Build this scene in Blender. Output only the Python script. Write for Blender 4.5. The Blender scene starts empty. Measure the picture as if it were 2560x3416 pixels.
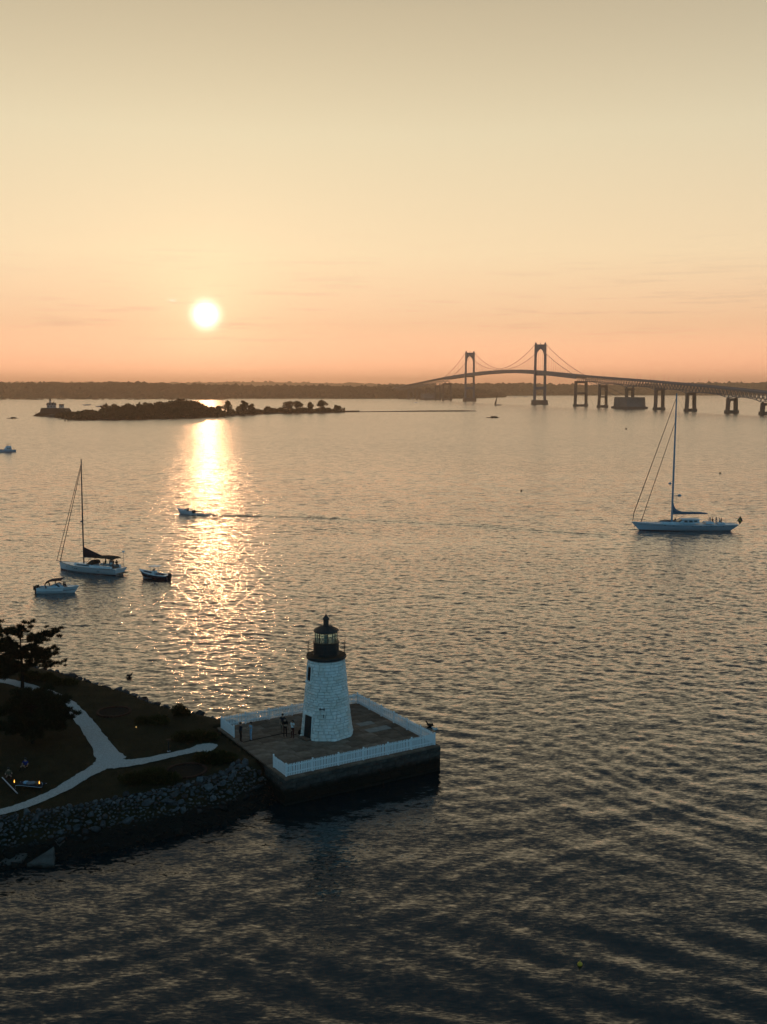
import bpy, bmesh, math, random
import numpy as np
from mathutils import Vector, Matrix, Euler

rnd = random.Random(11)
npr = np.random.RandomState(5)
R = math.radians
PI = math.pi
sc = bpy.context.scene
C = sc.collection

# ------------------------------------------------------------------ camera
CAM_H = 33.7
F = 3411.0 / 3416.0
PITCH = math.atan((1708 - 1293.7) / 3411.0)
cd = bpy.data.cameras.new('camera')
cam = bpy.data.objects.new('camera', cd)
C.objects.link(cam)
cam.location = (0, 0, CAM_H)
cam.rotation_euler = (PI / 2 - PITCH, 0, 0)
cd.sensor_fit = 'VERTICAL'
cd.sensor_height = 36
cd.lens = 36 * F
cd.clip_start = 0.5
cd.clip_end = 40000
sc.camera = cam

# ------------------------------------------------------------------ sun and sky
SUN_AZ = math.atan2(-593 / 3411.0, math.cos(PITCH) + 658 / 3411.0 * math.sin(PITCH))  # clockwise from +Y
_sd = Vector((-593 / 3411.0, math.cos(PITCH) + 658 / 3411.0 * math.sin(PITCH), -math.sin(PITCH) + 658 / 3411.0 * math.cos(PITCH))).normalized()
SUN_EL = math.asin(_sd.z)
sl = bpy.data.lights.new('sun', 'SUN')
sl.energy = 0.052
sl.angle = R(0.9)
sl.color = (1.0, 0.47, 0.21)
so = bpy.data.objects.new('sun', sl)
C.objects.link(so)
so.rotation_euler = (-_sd).to_track_quat('-Z', 'Y').to_euler()

w = bpy.data.worlds.new('World')
sc.world = w
w.use_nodes = True
nt = w.node_tree
nt.nodes.clear()


def nn(tree, typ, **kw):
    n = tree.nodes.new(typ)
    for k, v in kw.items():
        setattr(n, k, v)
    return n


def vmath(tree, op, a, b=None):
    n = nn(tree, 'ShaderNodeVectorMath', operation=op)
    for i, v in enumerate((a, b)):
        if v is None:
            continue
        if hasattr(v, 'is_linked'):
            tree.links.new(v, n.inputs[i])
        else:
            n.inputs[i].default_value = v
    return n


def smath(tree, op, a, b=None, c=None, clamp=False):
    n = nn(tree, 'ShaderNodeMath', operation=op, use_clamp=clamp)
    for i, v in enumerate((a, b, c)):
        if v is None:
            continue
        if hasattr(v, 'is_linked'):
            tree.links.new(v, n.inputs[i])
        else:
            n.inputs[i].default_value = v
    return n.outputs[0]


def ramp(tree, fac, stops, interp='LINEAR'):
    n = nn(tree, 'ShaderNodeValToRGB')
    n.color_ramp.interpolation = interp
    el = n.color_ramp.elements
    while len(el) < len(stops):
        el.new(0.5)
    for e, (p, c) in zip(el, stops):
        e.position = p
        e.color = (*c, 1) if len(c) == 3 else c
    tree.links.new(fac, n.inputs[0])
    return n.outputs[0]


def mixc(tree, fac, a, b, blend='MIX'):
    n = nn(tree, 'ShaderNodeMix', data_type='RGBA', blend_type=blend)
    for sock, v in ((n.inputs[0], fac), (n.inputs[6], a), (n.inputs[7], b)):
        if hasattr(v, 'is_linked'):
            tree.links.new(v, sock)
        elif isinstance(v, (int, float)):
            sock.default_value = v
        else:
            sock.default_value = (*v, 1) if len(v) == 3 else v
    return n.outputs[2]


tc = nn(nt, 'ShaderNodeTexCoord')
dirn = vmath(nt, 'NORMALIZE', tc.outputs['Generated']).outputs[0]
sep = nn(nt, 'ShaderNodeSeparateXYZ')
nt.links.new(dirn, sep.inputs[0])
zz = smath(nt, 'MAXIMUM', sep.outputs[2], 0.0)
zroot = smath(nt, 'POWER', zz, 0.5)
# the sun's half of the sky: warm, brightest a little above the horizon
warm = ramp(nt, zroot, [
    (0.00, (1.66, 0.73, 0.42)), (0.148, (1.42, 0.66, 0.385)), (0.245, (0.99, 0.575, 0.335)),
    (0.354, (0.93, 0.70, 0.43)), (0.48, (0.75, 0.635, 0.415)), (0.574, (0.53, 0.44, 0.285)),
    (0.635, (0.27, 0.25, 0.19)), (0.71, (0.105, 0.125, 0.13)), (0.80, (0.085, 0.135, 0.165)), (1.0, (0.085, 0.17, 0.235))])
# the far half: dull blue dusk
cool = ramp(nt, zroot, [
    (0.00, (0.13, 0.31, 0.42)), (0.25, (0.11, 0.34, 0.50)), (0.5, (0.10, 0.32, 0.49)), (0.8, (0.09, 0.22, 0.32)), (1.0, (0.085, 0.17, 0.235))])
hv = Vector((_sd.x, _sd.y, 0)).normalized()
hd = vmath(nt, 'MULTIPLY', dirn, (1, 1, 0)).outputs[0]
hd = vmath(nt, 'NORMALIZE', hd).outputs[0]
hdot = vmath(nt, 'DOT_PRODUCT', hd, tuple(hv)).outputs['Value']
side = nn(nt, 'ShaderNodeMapRange', interpolation_type='SMOOTHSTEP')
nt.links.new(hdot, side.inputs[0])
side.inputs[1].default_value = -0.05
side.inputs[2].default_value = 0.96
grad = mixc(nt, side.outputs[0], cool, warm)
# glow round the sun, and its disc
sdot = vmath(nt, 'DOT_PRODUCT', dirn, tuple(_sd)).outputs['Value']
ang = smath(nt, 'ARCCOSINE', smath(nt, 'MINIMUM', sdot, 0.9999999))


def add_glow(base, width, col, amp, power=1.0):
    g = smath(nt, 'EXPONENT', smath(nt, 'MULTIPLY', smath(nt, 'POWER', smath(nt, 'DIVIDE', ang, width), power), -1.0))
    g = smath(nt, 'MULTIPLY', g, amp)
    s = nn(nt, 'ShaderNodeVectorMath', operation='SCALE')
    s.inputs[0].default_value = col
    nt.links.new(g, s.inputs['Scale'])
    return vmath(nt, 'ADD', base, s.outputs[0]).outputs[0]


tot = add_glow(grad, R(12.0), (0.17, 0.10, 0.03), 1.0)
tot = add_glow(tot, R(2.6), (0.5, 0.40, 0.22), 0.42, 1.2)
tot = add_glow(tot, R(0.56), (1.0, 0.88, 0.70), 3.6, 2.2)
# thin dusk cloud streaks low in the sky
mp = nn(nt, 'ShaderNodeMapping')
mp.inputs['Scale'].default_value = (5.0, 5.0, 95.0)
nt.links.new(dirn, mp.inputs[0])
cn = nn(nt, 'ShaderNodeTexNoise')
cn.inputs['Scale'].default_value = 2.2
cn.inputs['Detail'].default_value = 5
cn.inputs['Roughness'].default_value = 0.6
nt.links.new(mp.outputs[0], cn.inputs[0])
band = ramp(nt, zz, [(0.0, (0, 0, 0)), (0.03, (.3, .3, .3)), (0.06, (1, 1, 1)), (0.10, (.6, .6, .6)), (0.15, (0, 0, 0))])
cf = nn(nt, 'ShaderNodeMapRange', interpolation_type='SMOOTHSTEP')
nt.links.new(cn.outputs[0], cf.inputs[0])
cf.inputs[1].default_value = 0.52
cf.inputs[2].default_value = 0.68
cf.inputs[4].default_value = 0.24
cfac = smath(nt, 'MULTIPLY', cf.outputs[0], band)
tot = mixc(nt, cfac, tot, (0.50, 0.31, 0.22))
# one small sunlit wisp left of the sun
_wd = Vector(((576 - 1280) / 3411.0, math.cos(PITCH) + (1708 - 1002) / 3411.0 * math.sin(PITCH), -math.sin(PITCH) + (1708 - 1002) / 3411.0 * math.cos(PITCH))).normalized()
wd = vmath(nt, 'SUBTRACT', dirn, tuple(_wd)).outputs[0]
wn = nn(nt, 'ShaderNodeTexNoise')
wn.inputs['Scale'].default_value = 260
nt.links.new(dirn, wn.inputs[0])
wv = vmath(nt, 'ADD', vmath(nt, 'MULTIPLY', wd, (250, 250, 800)).outputs[0], vmath(nt, 'SUBTRACT', wn.outputs['Color'], (0.5, 0.5, 0.5)).outputs[0]).outputs[0]
wl = vmath(nt, 'LENGTH', wv).outputs['Value']
wf = smath(nt, 'MULTIPLY', smath(nt, 'EXPONENT', smath(nt, 'MULTIPLY', smath(nt, 'POWER', wl, 2.0), -1.2)), 0.75)
tot = mixc(nt, wf, tot, (1.15, 0.95, 0.70))
# the physical sky underneath, with the same sun
sky = nn(nt, 'ShaderNodeTexSky', sky_type='NISHITA')
sky.sun_disc = False
sky.sun_elevation = SUN_EL
sky.sun_rotation = SUN_AZ
sky.altitude = 30
sky.dust_density = 2.5
bg1 = nn(nt, 'ShaderNodeBackground')
bg1.inputs[1].default_value = 0.05
skc = vmath(nt, 'DIVIDE', sky.outputs[0], vmath(nt, 'MULTIPLY_ADD', sky.outputs[0], (0.5, 0.5, 0.5)).outputs[0])
skc.inputs[1].links[0].from_node.inputs[2].default_value = (1, 1, 1)
nt.links.new(skc.outputs[0], bg1.inputs[0])
bg2 = nn(nt, 'ShaderNodeBackground')
bg2.inputs[1].default_value = 0.95
nt.links.new(tot, bg2.inputs[0])
ads = nn(nt, 'ShaderNodeAddShader')
nt.links.new(bg1.outputs[0], ads.inputs[0])
nt.links.new(bg2.outputs[0], ads.inputs[1])
wo = nn(nt, 'ShaderNodeOutputWorld')
nt.links.new(ads.outputs[0], wo.inputs[0])

sc.view_settings.view_transform = 'Standard'
sc.view_settings.look = 'None'
sc.view_settings.exposure = 0.0
sc.view_settings.gamma = 1.0
sc.view_settings.use_curve_mapping = False
sc.cycles.max_bounces = 6
sc.cycles.diffuse_bounces = 2
sc.cycles.glossy_bounces = 3
sc.cycles.transmission_bounces = 5
sc.cycles.transparent_max_bounces = 8
sc.cycles.volume_bounces = 1
sc.cycles.sample_clamp_indirect = 6


# ------------------------------------------------------------------ survey helpers: photograph pixel (2560 x 3416) to a point of the place
def ray(px, py):
    x, y = (px - 1280) / 3411.0, (1708 - py) / 3411.0
    return x, math.cos(PITCH) + y * math.sin(PITCH), -math.sin(PITCH) + y * math.cos(PITCH)


def at_z(px, py, z=0.0):
    d = ray(px, py)
    t = (z - CAM_H) / d[2]
    return Vector((d[0] * t, d[1] * t, z))


def at_y(px, py, Y):
    d = ray(px, py)
    t = Y / d[1]
    return Vector((d[0] * t, Y, CAM_H + d[2] * t))


# ------------------------------------------------------------------ mesh helpers
class MB:
    def __init__(s):
        s.v, s.f, s.mi, s.m = [], [], [], 0

    def add(s, vs, fs):
        o = len(s.v)
        s.v.extend([tuple(p) for p in vs])
        for f in fs:
            s.f.append(tuple(i + o for i in f))
            s.mi.append(s.m)
        return s

    def box(s, c, size, rot=None, taper=1.0):
        hx, hy, hz = size[0] / 2, size[1] / 2, size[2] / 2
        vs = [Vector((x * hx * (taper if z > 0 else 1), y * hy * (taper if z > 0 else 1), z * hz)) for z in (-1, 1) for y in (-1, 1) for x in (-1, 1)]
        if rot is not None:
            M = rot if isinstance(rot, Matrix) else Euler(rot).to_matrix()
            vs = [M @ p for p in vs]
        c = Vector(c)
        return s.add([p + c for p in vs], [(0, 2, 3, 1), (4, 5, 7, 6), (0, 1, 5, 4), (2, 6, 7, 3), (0, 4, 6, 2), (1, 3, 7, 5)])

    def tube(s, pts, rad, n=8, cap=True):
        pts = [Vector(p) for p in pts]
        if not isinstance(rad, (list, tuple)):
            rad = [rad] * len(pts)
        vs, fs = [], []
        up = Vector((0, 0, 1))
        for i, p in enumerate(pts):
            d = (pts[min(i + 1, len(pts) - 1)] - pts[max(i - 1, 0)]).normalized()
            a = d.cross(up if abs(d.z) < 0.95 else Vector((1, 0, 0))).normalized()
            b = a.cross(d)
            for k in range(n):
                t = 2 * PI * k / n
                vs.append(p + (a * math.cos(t) + b * math.sin(t)) * rad[i])
        for i in range(len(pts) - 1):
            for k in range(n):
                k2 = (k + 1) % n
                fs.append((i * n + k, i * n + k2, (i + 1) * n + k2, (i + 1) * n + k))
        if cap:
            fs.append(tuple(range(n - 1, -1, -1)))
            fs.append(tuple(range((len(pts) - 1) * n, len(pts) * n)))
        return s.add(vs, fs)

    def bar(s, p, q, wd, ht):
        p, q = Vector(p), Vector(q)
        d = (q - p)
        L = d.length
        M = d.to_track_quat('X', 'Z').to_matrix()
        return s.box((p + q) / 2, (L, wd, ht), M)

    def lathe(s, prof, n=24, c=(0, 0, 0), a0=0.0):
        c = Vector(c)
        vs, fs = [], []
        for r, z in prof:
            for k in range(n):
                t = a0 + 2 * PI * k / n
                vs.append(c + Vector((r * math.cos(t), r * math.sin(t), z)))
        for i in range(len(prof) - 1):
            for k in range(n):
                k2 = (k + 1) % n
                fs.append((i * n + k, i * n + k2, (i + 1) * n + k2, (i + 1) * n + k))
        fs.append(tuple(range(n - 1, -1, -1)))
        fs.append(tuple(range((len(prof) - 1) * n, len(prof) * n)))
        return s.add(vs, fs)

    def prism(s, poly, ax, d0, d1):
        """2-D polygon extruded: ax 'z' poly is (x,y); 'y' poly is (x,z); 'x' poly is (y,z)"""
        n = len(poly)
        def pt(a, d):
            return (a[0], a[1], d) if ax == 'z' else (a[0], d, a[1]) if ax == 'y' else (d, a[0], a[1])
        vs = [pt(a, d0) for a in poly] + [pt(a, d1) for a in poly]
        fs = [tuple(range(n - 1, -1, -1)), tuple(range(n, 2 * n))] + [(i, (i + 1) % n, n + (i + 1) % n, n + i) for i in range(n)]
        return s.add(vs, fs)

    def ico(s, c, rad, sub=1, jit=0.15, seed=0):
        vs, fs = ICO[sub]
        q = random.Random(seed)
        if not isinstance(rad, (list, tuple)):
            rad = (rad,) * 3
        out = []
        for p in vs:
            k = 1 + q.uniform(-jit, jit)
            out.append((c[0] + p[0] * rad[0] * k, c[1] + p[1] * rad[1] * k, c[2] + p[2] * rad[2] * k))
        return s.add(out, fs)

    def mesh(s, name, smooth=None):
        me = bpy.data.meshes.new(name)
        me.from_pydata(s.v, [], s.f)
        bm = bmesh.new()
        bm.from_mesh(me)
        bmesh.ops.recalc_face_normals(bm, faces=bm.faces)
        bm.to_mesh(me)
        bm.free()
        if any(s.mi):
            me.polygons.foreach_set('material_index', s.mi)
        if smooth is not None:
            me.shade_smooth()
            me.set_sharp_from_angle(angle=R(smooth))
        return me

    def build(s, name, mat, parent=None, smooth=None, loc=None, label=None, kind=None):
        return link(name, s.mesh(name, smooth), mat, parent, loc, label, kind)


def link(name, me, mat=None, parent=None, loc=None, label=None, kind=None):
    o = bpy.data.objects.new(name, me)
    if mat is not None and len(me.materials) == 0:
        for m in (mat if isinstance(mat, (list, tuple)) else [mat]):
            me.materials.append(m)
    C.objects.link(o)
    o.parent = parent
    if loc is not None:
        o.location = loc
    if label:
        o['label'] = label
    if kind:
        o['kind'] = kind
    return o


def tag(o, label, cat, group=None, kind=None):
    o['label'] = label
    o['category'] = cat
    if group:
        o['group'] = group
    if kind:
        o['kind'] = kind
    return o


def thing(name, label, cat, loc=(0, 0, 0), rz=0.0, group=None):
    o = bpy.data.objects.new(name, None)
    o.empty_display_size = 0.2
    C.objects.link(o)
    o.location = loc
    o.rotation_euler = (0, 0, rz)
    return tag(o, label, cat, group)


def kids(o):
    return [c for c in bpy.data.objects if c.parent == o]


def arrays(name, V, Fc, mat, parent=None, smooth=False, label=None, kind=None):
    """big meshes straight from numpy; Fc is (n,3) or (n,4)"""
    me = bpy.data.meshes.new(name)
    V = np.asarray(V, np.float32)
    Fc = np.asarray(Fc, np.int32)
    me.vertices.add(len(V))
    me.vertices.foreach_set('co', V.ravel())
    k = Fc.shape[1]
    me.loops.add(Fc.size)
    me.loops.foreach_set('vertex_index', Fc.ravel())
    me.polygons.add(len(Fc))
    me.polygons.foreach_set('loop_start', np.arange(0, Fc.size, k, dtype=np.int32))
    me.polygons.foreach_set('loop_total', np.full(len(Fc), k, np.int32))
    me.update(calc_edges=True)
    if smooth:
        me.shade_smooth()
    return link(name, me, mat, parent, None, label, kind)


def _ico(sub):
    bm = bmesh.new()
    bmesh.ops.create_icosphere(bm, subdivisions=sub, radius=1)
    bm.verts.ensure_lookup_table()
    r = ([tuple(v.co) for v in bm.verts], [tuple(v.index for v in f.verts) for f in bm.faces])
    bm.free()
    return r


ICO = {1: _ico(1), 2: _ico(2), 3: _ico(3)}


# ------------------------------------------------------------------ materials
def mat(name, col, rough=0.6, var=0.25, scale=3.0, metal=0.0, bump=0.0, bscale=12.0, spec=None, col2=None, tide=None, rand=0.0, emit=None, detail=6):
    m = bpy.data.materials.new(name)
    m.use_nodes = True
    t = m.node_tree
    b = t.nodes['Principled BSDF']
    b.inputs['Roughness'].default_value = rough
    b.inputs['Metallic'].default_value = metal
    if spec is None:
        spec = 0.08 if rough >= 0.8 else 0.4
    b.inputs['Specular IOR Level'].default_value = spec
    tcn = nn(t, 'ShaderNodeTexCoord')
    no = nn(t, 'ShaderNodeTexNoise')
    no.inputs['Scale'].default_value = scale
    no.inputs['Detail'].default_value = detail
    no.inputs['Roughness'].default_value = 0.62
    t.links.new(tcn.outputs['Object'], no.inputs[0])
    c2 = col2 if col2 is not None else tuple(c * (1 - var) for c in col)
    c1 = tuple(min(1, c * (1 + var * 0.5)) for c in col) if col2 is None else col
    out = ramp(t, no.outputs[0], [(0.32, c2), (0.66, c1)])
    if rand:
        oi = nn(t, 'ShaderNodeObjectInfo')
        ge = nn(t, 'ShaderNodeNewGeometry')
        rr = smath(t, 'FRACT', smath(t, 'ADD', oi.outputs['Random'], ge.outputs['Random Per Island']))
        k = smath(t, 'MULTIPLY_ADD', rr, 2 * rand, 1 - rand)
        s = nn(t, 'ShaderNodeVectorMath', operation='SCALE')
        t.links.new(out, s.inputs[0])
        t.links.new(k, s.inputs['Scale'])
        out = s.outputs[0]
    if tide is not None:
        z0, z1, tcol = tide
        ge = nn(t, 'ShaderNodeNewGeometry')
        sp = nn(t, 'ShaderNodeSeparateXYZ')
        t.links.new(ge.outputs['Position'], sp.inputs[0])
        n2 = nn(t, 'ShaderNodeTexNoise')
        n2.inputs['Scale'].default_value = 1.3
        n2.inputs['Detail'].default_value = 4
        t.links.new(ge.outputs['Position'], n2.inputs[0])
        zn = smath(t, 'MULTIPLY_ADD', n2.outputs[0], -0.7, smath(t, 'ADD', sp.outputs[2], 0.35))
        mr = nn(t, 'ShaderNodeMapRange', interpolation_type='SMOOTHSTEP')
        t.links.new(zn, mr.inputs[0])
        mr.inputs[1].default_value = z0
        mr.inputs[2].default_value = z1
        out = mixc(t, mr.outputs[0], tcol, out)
    t.links.new(out, b.inputs['Base Color'])
    if bump:
        n3 = nn(t, 'ShaderNodeTexNoise')
        n3.inputs['Scale'].default_value = bscale
        n3.inputs['Detail'].default_value = 5
        t.links.new(tcn.outputs['Object'], n3.inputs[0])
        bp = nn(t, 'ShaderNodeBump')
        bp.inputs['Strength'].default_value = bump
        bp.inputs['Distance'].default_value = 0.05
        t.links.new(n3.outputs[0], bp.inputs['Height'])
        t.links.new(bp.outputs[0], b.inputs['Normal'])
    if emit:
        b.inputs['Emission Color'].default_value = (*emit[0], 1)
        b.inputs['Emission Strength'].default_value = emit[1]
    return m


def leafmat(name, col, col2, trans=0.25):
    m = mat(name, col, 0.8, col2=col2, scale=0.8, rand=0.35, spec=0.06)
    t = m.node_tree
    b = t.nodes['Principled BSDF']
    tr = nn(t, 'ShaderNodeBsdfTranslucent')
    tr.inputs[0].default_value = (*[min(1, c * 1.6) for c in col], 1)
    mx = nn(t, 'ShaderNodeMixShader')
    mx.inputs[0].default_value = trans
    t.links.new(b.outputs[0], mx.inputs[1])
    t.links.new(tr.outputs[0], mx.inputs[2])
    t.links.new(mx.outputs[0], t.nodes['Material Output'].inputs[0])
    return m


def glassmat(name, col, rough=0.02, dark=False):
    m = mat(name, col, rough, var=0.05)
    b = m.node_tree.nodes['Principled BSDF']
    if not dark:
        b.inputs['Transmission Weight'].default_value = 0.95
        b.inputs['IOR'].default_value = 1.12
    b.inputs['Specular IOR Level'].default_value = 0.5
    return m


M = dict(
    tower=mat('white painted stone', (0.74, 0.74, 0.72), 0.75, col2=(0.60, 0.565, 0.50), scale=1.1, bump=0.5, bscale=9, rand=0.09),
    mortar=mat('white painted mortar', (0.55, 0.54, 0.51), 0.85, var=0.3, scale=3),
    black=mat('black ironwork', (0.012, 0.012, 0.012), 0.45, var=0.4, scale=4),
    rust=mat('rusty gallery deck', (0.035, 0.026, 0.02), 0.8, col2=(0.10, 0.05, 0.028), scale=5),
    copper=mat('dark painted copper roof', (0.018, 0.015, 0.014), 0.42, var=0.4, scale=4),
    glass=glassmat('green lantern glass', (0.86, 0.97, 0.90)),
    lens=mat('lens brass and glass', (0.10, 0.12, 0.08), 0.25, var=0.3),
    door=mat('black door', (0.012, 0.012, 0.012), 0.6),
    dglass=glassmat('dark window glass', (0.012, 0.016, 0.02), 0.06, dark=True),
    paving=mat('granite paving slab', (0.21, 0.15, 0.115), 0.85, col2=(0.075, 0.048, 0.033), scale=0.9, bump=0.5, bscale=20, rand=0.28),
    palepave=mat('pale granite slab', (0.24, 0.22, 0.20), 0.85, var=0.3, scale=2, bump=0.4, bscale=20),
    pierfill=mat('dark joint fill', (0.03, 0.028, 0.025), 0.95),
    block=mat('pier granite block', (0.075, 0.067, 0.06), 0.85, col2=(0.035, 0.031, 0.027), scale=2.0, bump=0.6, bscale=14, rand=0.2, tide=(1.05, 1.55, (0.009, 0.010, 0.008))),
    fence=mat('white fence paint', (0.76, 0.77, 0.78), 0.6, var=0.12, scale=6),
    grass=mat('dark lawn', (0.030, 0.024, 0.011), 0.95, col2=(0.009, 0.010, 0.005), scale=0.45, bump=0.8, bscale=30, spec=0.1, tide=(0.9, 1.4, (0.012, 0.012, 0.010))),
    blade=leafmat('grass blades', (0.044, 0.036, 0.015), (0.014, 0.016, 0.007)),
    gravel=mat('crushed shell gravel', (0.42, 0.40, 0.385), 0.95, col2=(0.25, 0.24, 0.23), scale=9.0, bump=0.6, bscale=40, detail=5),
    brick=mat('dull red brick edging', (0.045, 0.022, 0.016), 0.9, var=0.4, scale=6, rand=0.3),
    soil=mat('dark soil', (0.014, 0.011, 0.009), 0.95),
    rock=mat('riprap stone', (0.085, 0.088, 0.092), 0.85, col2=(0.033, 0.035, 0.038), scale=2.2, bump=0.5, bscale=8, rand=0.55, tide=(0.9, 1.35, (0.010, 0.011, 0.010))),
    slab=mat('large pale boulder', (0.075, 0.068, 0.062), 0.85, var=0.35, scale=1.4, bump=0.4, bscale=9, tide=(0.0, 0.3, (0.012, 0.012, 0.010))),
    bark=mat('dark pine bark', (0.022, 0.017, 0.013), 0.95, bump=0.8, bscale=10),
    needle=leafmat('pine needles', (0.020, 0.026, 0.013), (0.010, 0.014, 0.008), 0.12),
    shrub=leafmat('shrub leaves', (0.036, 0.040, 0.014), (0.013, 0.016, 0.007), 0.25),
    brush=leafmat('island brush leaves', (0.034, 0.030, 0.013), (0.016, 0.015, 0.008), 0.22),
    wood_far=mat('far woodland', (0.030, 0.030, 0.018), 0.95, var=0.5, scale=0.02, rand=0.3),
    land=mat('dark island ground', (0.030, 0.024, 0.014), 0.95, var=0.5, scale=0.05),
    sandrock=mat('dark wet shore', (0.045, 0.036, 0.028), 0.9, var=0.5, scale=0.1),
    gel=mat('white gelcoat', (0.62, 0.64, 0.66), 0.25, var=0.06, spec=0.5),
    bluehull=mat('pale blue hull paint', (0.44, 0.53, 0.60), 0.25, var=0.06, spec=0.5),
    bluedeck=mat('pale blue grey deck', (0.46, 0.54, 0.59), 0.45, var=0.12),
    navy=mat('navy hull paint', (0.012, 0.016, 0.035), 0.2, var=0.1, spec=0.5),
    red=mat('dark red antifoul', (0.12, 0.02, 0.016), 0.5),
    darkblue=mat('navy canvas', (0.014, 0.018, 0.03), 0.85, var=0.2),
    greycanvas=mat('grey blue sail cover', (0.14, 0.17, 0.21), 0.85, var=0.2),
    brown=mat('brown canvas', (0.045, 0.034, 0.026), 0.85, var=0.2),
    teak=mat('weathered teak', (0.16, 0.10, 0.06), 0.7, var=0.3, scale=8),
    alu=mat('grey spar', (0.17, 0.19, 0.21), 0.4, metal=0.3, var=0.1),
    darkspar=mat('dark spar', (0.03, 0.03, 0.033), 0.4, var=0.1),
    bluespar=mat('blue grey spar', (0.20, 0.28, 0.34), 0.4, var=0.1),
    wire=mat('rigging wire', (0.03, 0.03, 0.03), 0.4),
    yellow=mat('yellow canvas', (0.55, 0.33, 0.03), 0.6),
    orange=mat('orange float', (0.75, 0.33, 0.06), 0.5),
    steel=mat('blue green bridge steel', (0.085, 0.125, 0.155), 0.6, var=0.2, scale=0.1),
    concrete=mat('bridge pier concrete', (0.13, 0.115, 0.105), 0.9, col2=(0.08, 0.068, 0.06), scale=0.08),
    anchor=mat('pale anchorage concrete', (0.20, 0.185, 0.17), 0.9, col2=(0.12, 0.11, 0.10), scale=0.06),
    housewall=mat('pale house wall', (0.42, 0.39, 0.35), 0.85, var=0.15),
    slate=mat('dark slate roof', (0.035, 0.032, 0.032), 0.8),
    bastion=mat('old stone bastion', (0.06, 0.048, 0.038), 0.9, var=0.4, scale=0.4),
    oldwood=mat('old black timber', (0.014, 0.012, 0.010), 0.95),
    flame=mat('flame', (1.0, 0.5, 0.1), 0.5, emit=((1.0, 0.42, 0.06), 3.5)),
    lampglow=mat('warm lamp glass', (1.0, 0.6, 0.2), 0.5, emit=((1.0, 0.55, 0.12), 1.3)),
    pale=mat('pale painted metal', (0.32, 0.34, 0.38), 0.5),
    cushion=mat('pale cushion', (0.16, 0.16, 0.18), 0.9),
    skin=mat('skin', (0.33, 0.19, 0.125), 0.55, var=0.1),
    hair=mat('dark hair', (0.012, 0.009, 0.007), 0.6),
    cl_navy=mat('navy cloth', (0.016, 0.022, 0.032), 0.9),
    cl_black=mat('black cloth', (0.010, 0.010, 0.011), 0.9),
    cl_blue=mat('light blue cloth', (0.24, 0.36, 0.48), 0.9),
    cl_white=mat('white cloth', (0.60, 0.62, 0.62), 0.9),
    cl_red=mat('dark red cloth', (0.075, 0.02, 0.018), 0.9),
    cl_khaki=mat('khaki cloth', (0.11, 0.085, 0.055), 0.9),
    cl_royal=mat('royal blue cloth', (0.03, 0.035, 0.16), 0.9),
    gull=mat('gull feathers', (0.55, 0.55, 0.55), 0.8),
    corm=mat('black feathers', (0.012, 0.011, 0.010), 0.7),
    foam=mat('wake foam', (0.62, 0.60, 0.58), 0.8, var=0.2, scale=2),
    flagblue=mat('flag navy', (0.012, 0.02, 0.06), 0.9),
)


# ------------------------------------------------------------------ water: one sheet out to the far shores, real waves near the camera
def seg_dist(X, Y, pts):
    best = np.full(X.shape, 1e9)
    for (a, b) in zip(pts[:-1], pts[1:]):
        ax, ay = a
        dx, dy = b[0] - ax, b[1] - ay
        L2 = dx * dx + dy * dy
        t = np.clip(((X - ax) * dx + (Y - ay) * dy) / L2, 0, 1)
        best = np.minimum(best, np.hypot(X - ax - t * dx, Y - ay - t * dy))
    return best


def sstep(x, a, b):
    t = np.clip((x - a) / (b - a), 0, 1)
    return t * t * (3 - 2 * t)


def vnoise(X, Y, scale, seed):
    """smooth value noise"""
    q = np.random.RandomState(seed)
    T = q.rand(256, 256)
    x, y = X / scale, Y / scale
    xi, yi = np.floor(x).astype(int), np.floor(y).astype(int)
    fx, fy = x - xi, y - yi
    fx, fy = fx * fx * (3 - 2 * fx), fy * fy * (3 - 2 * fy)
    g = lambda i, j: T[i % 256, j % 256]
    return (g(xi, yi) * (1 - fx) + g(xi + 1, yi) * fx) * (1 - fy) + (g(xi, yi + 1) * (1 - fx) + g(xi + 1, yi + 1) * fx) * fy


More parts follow.
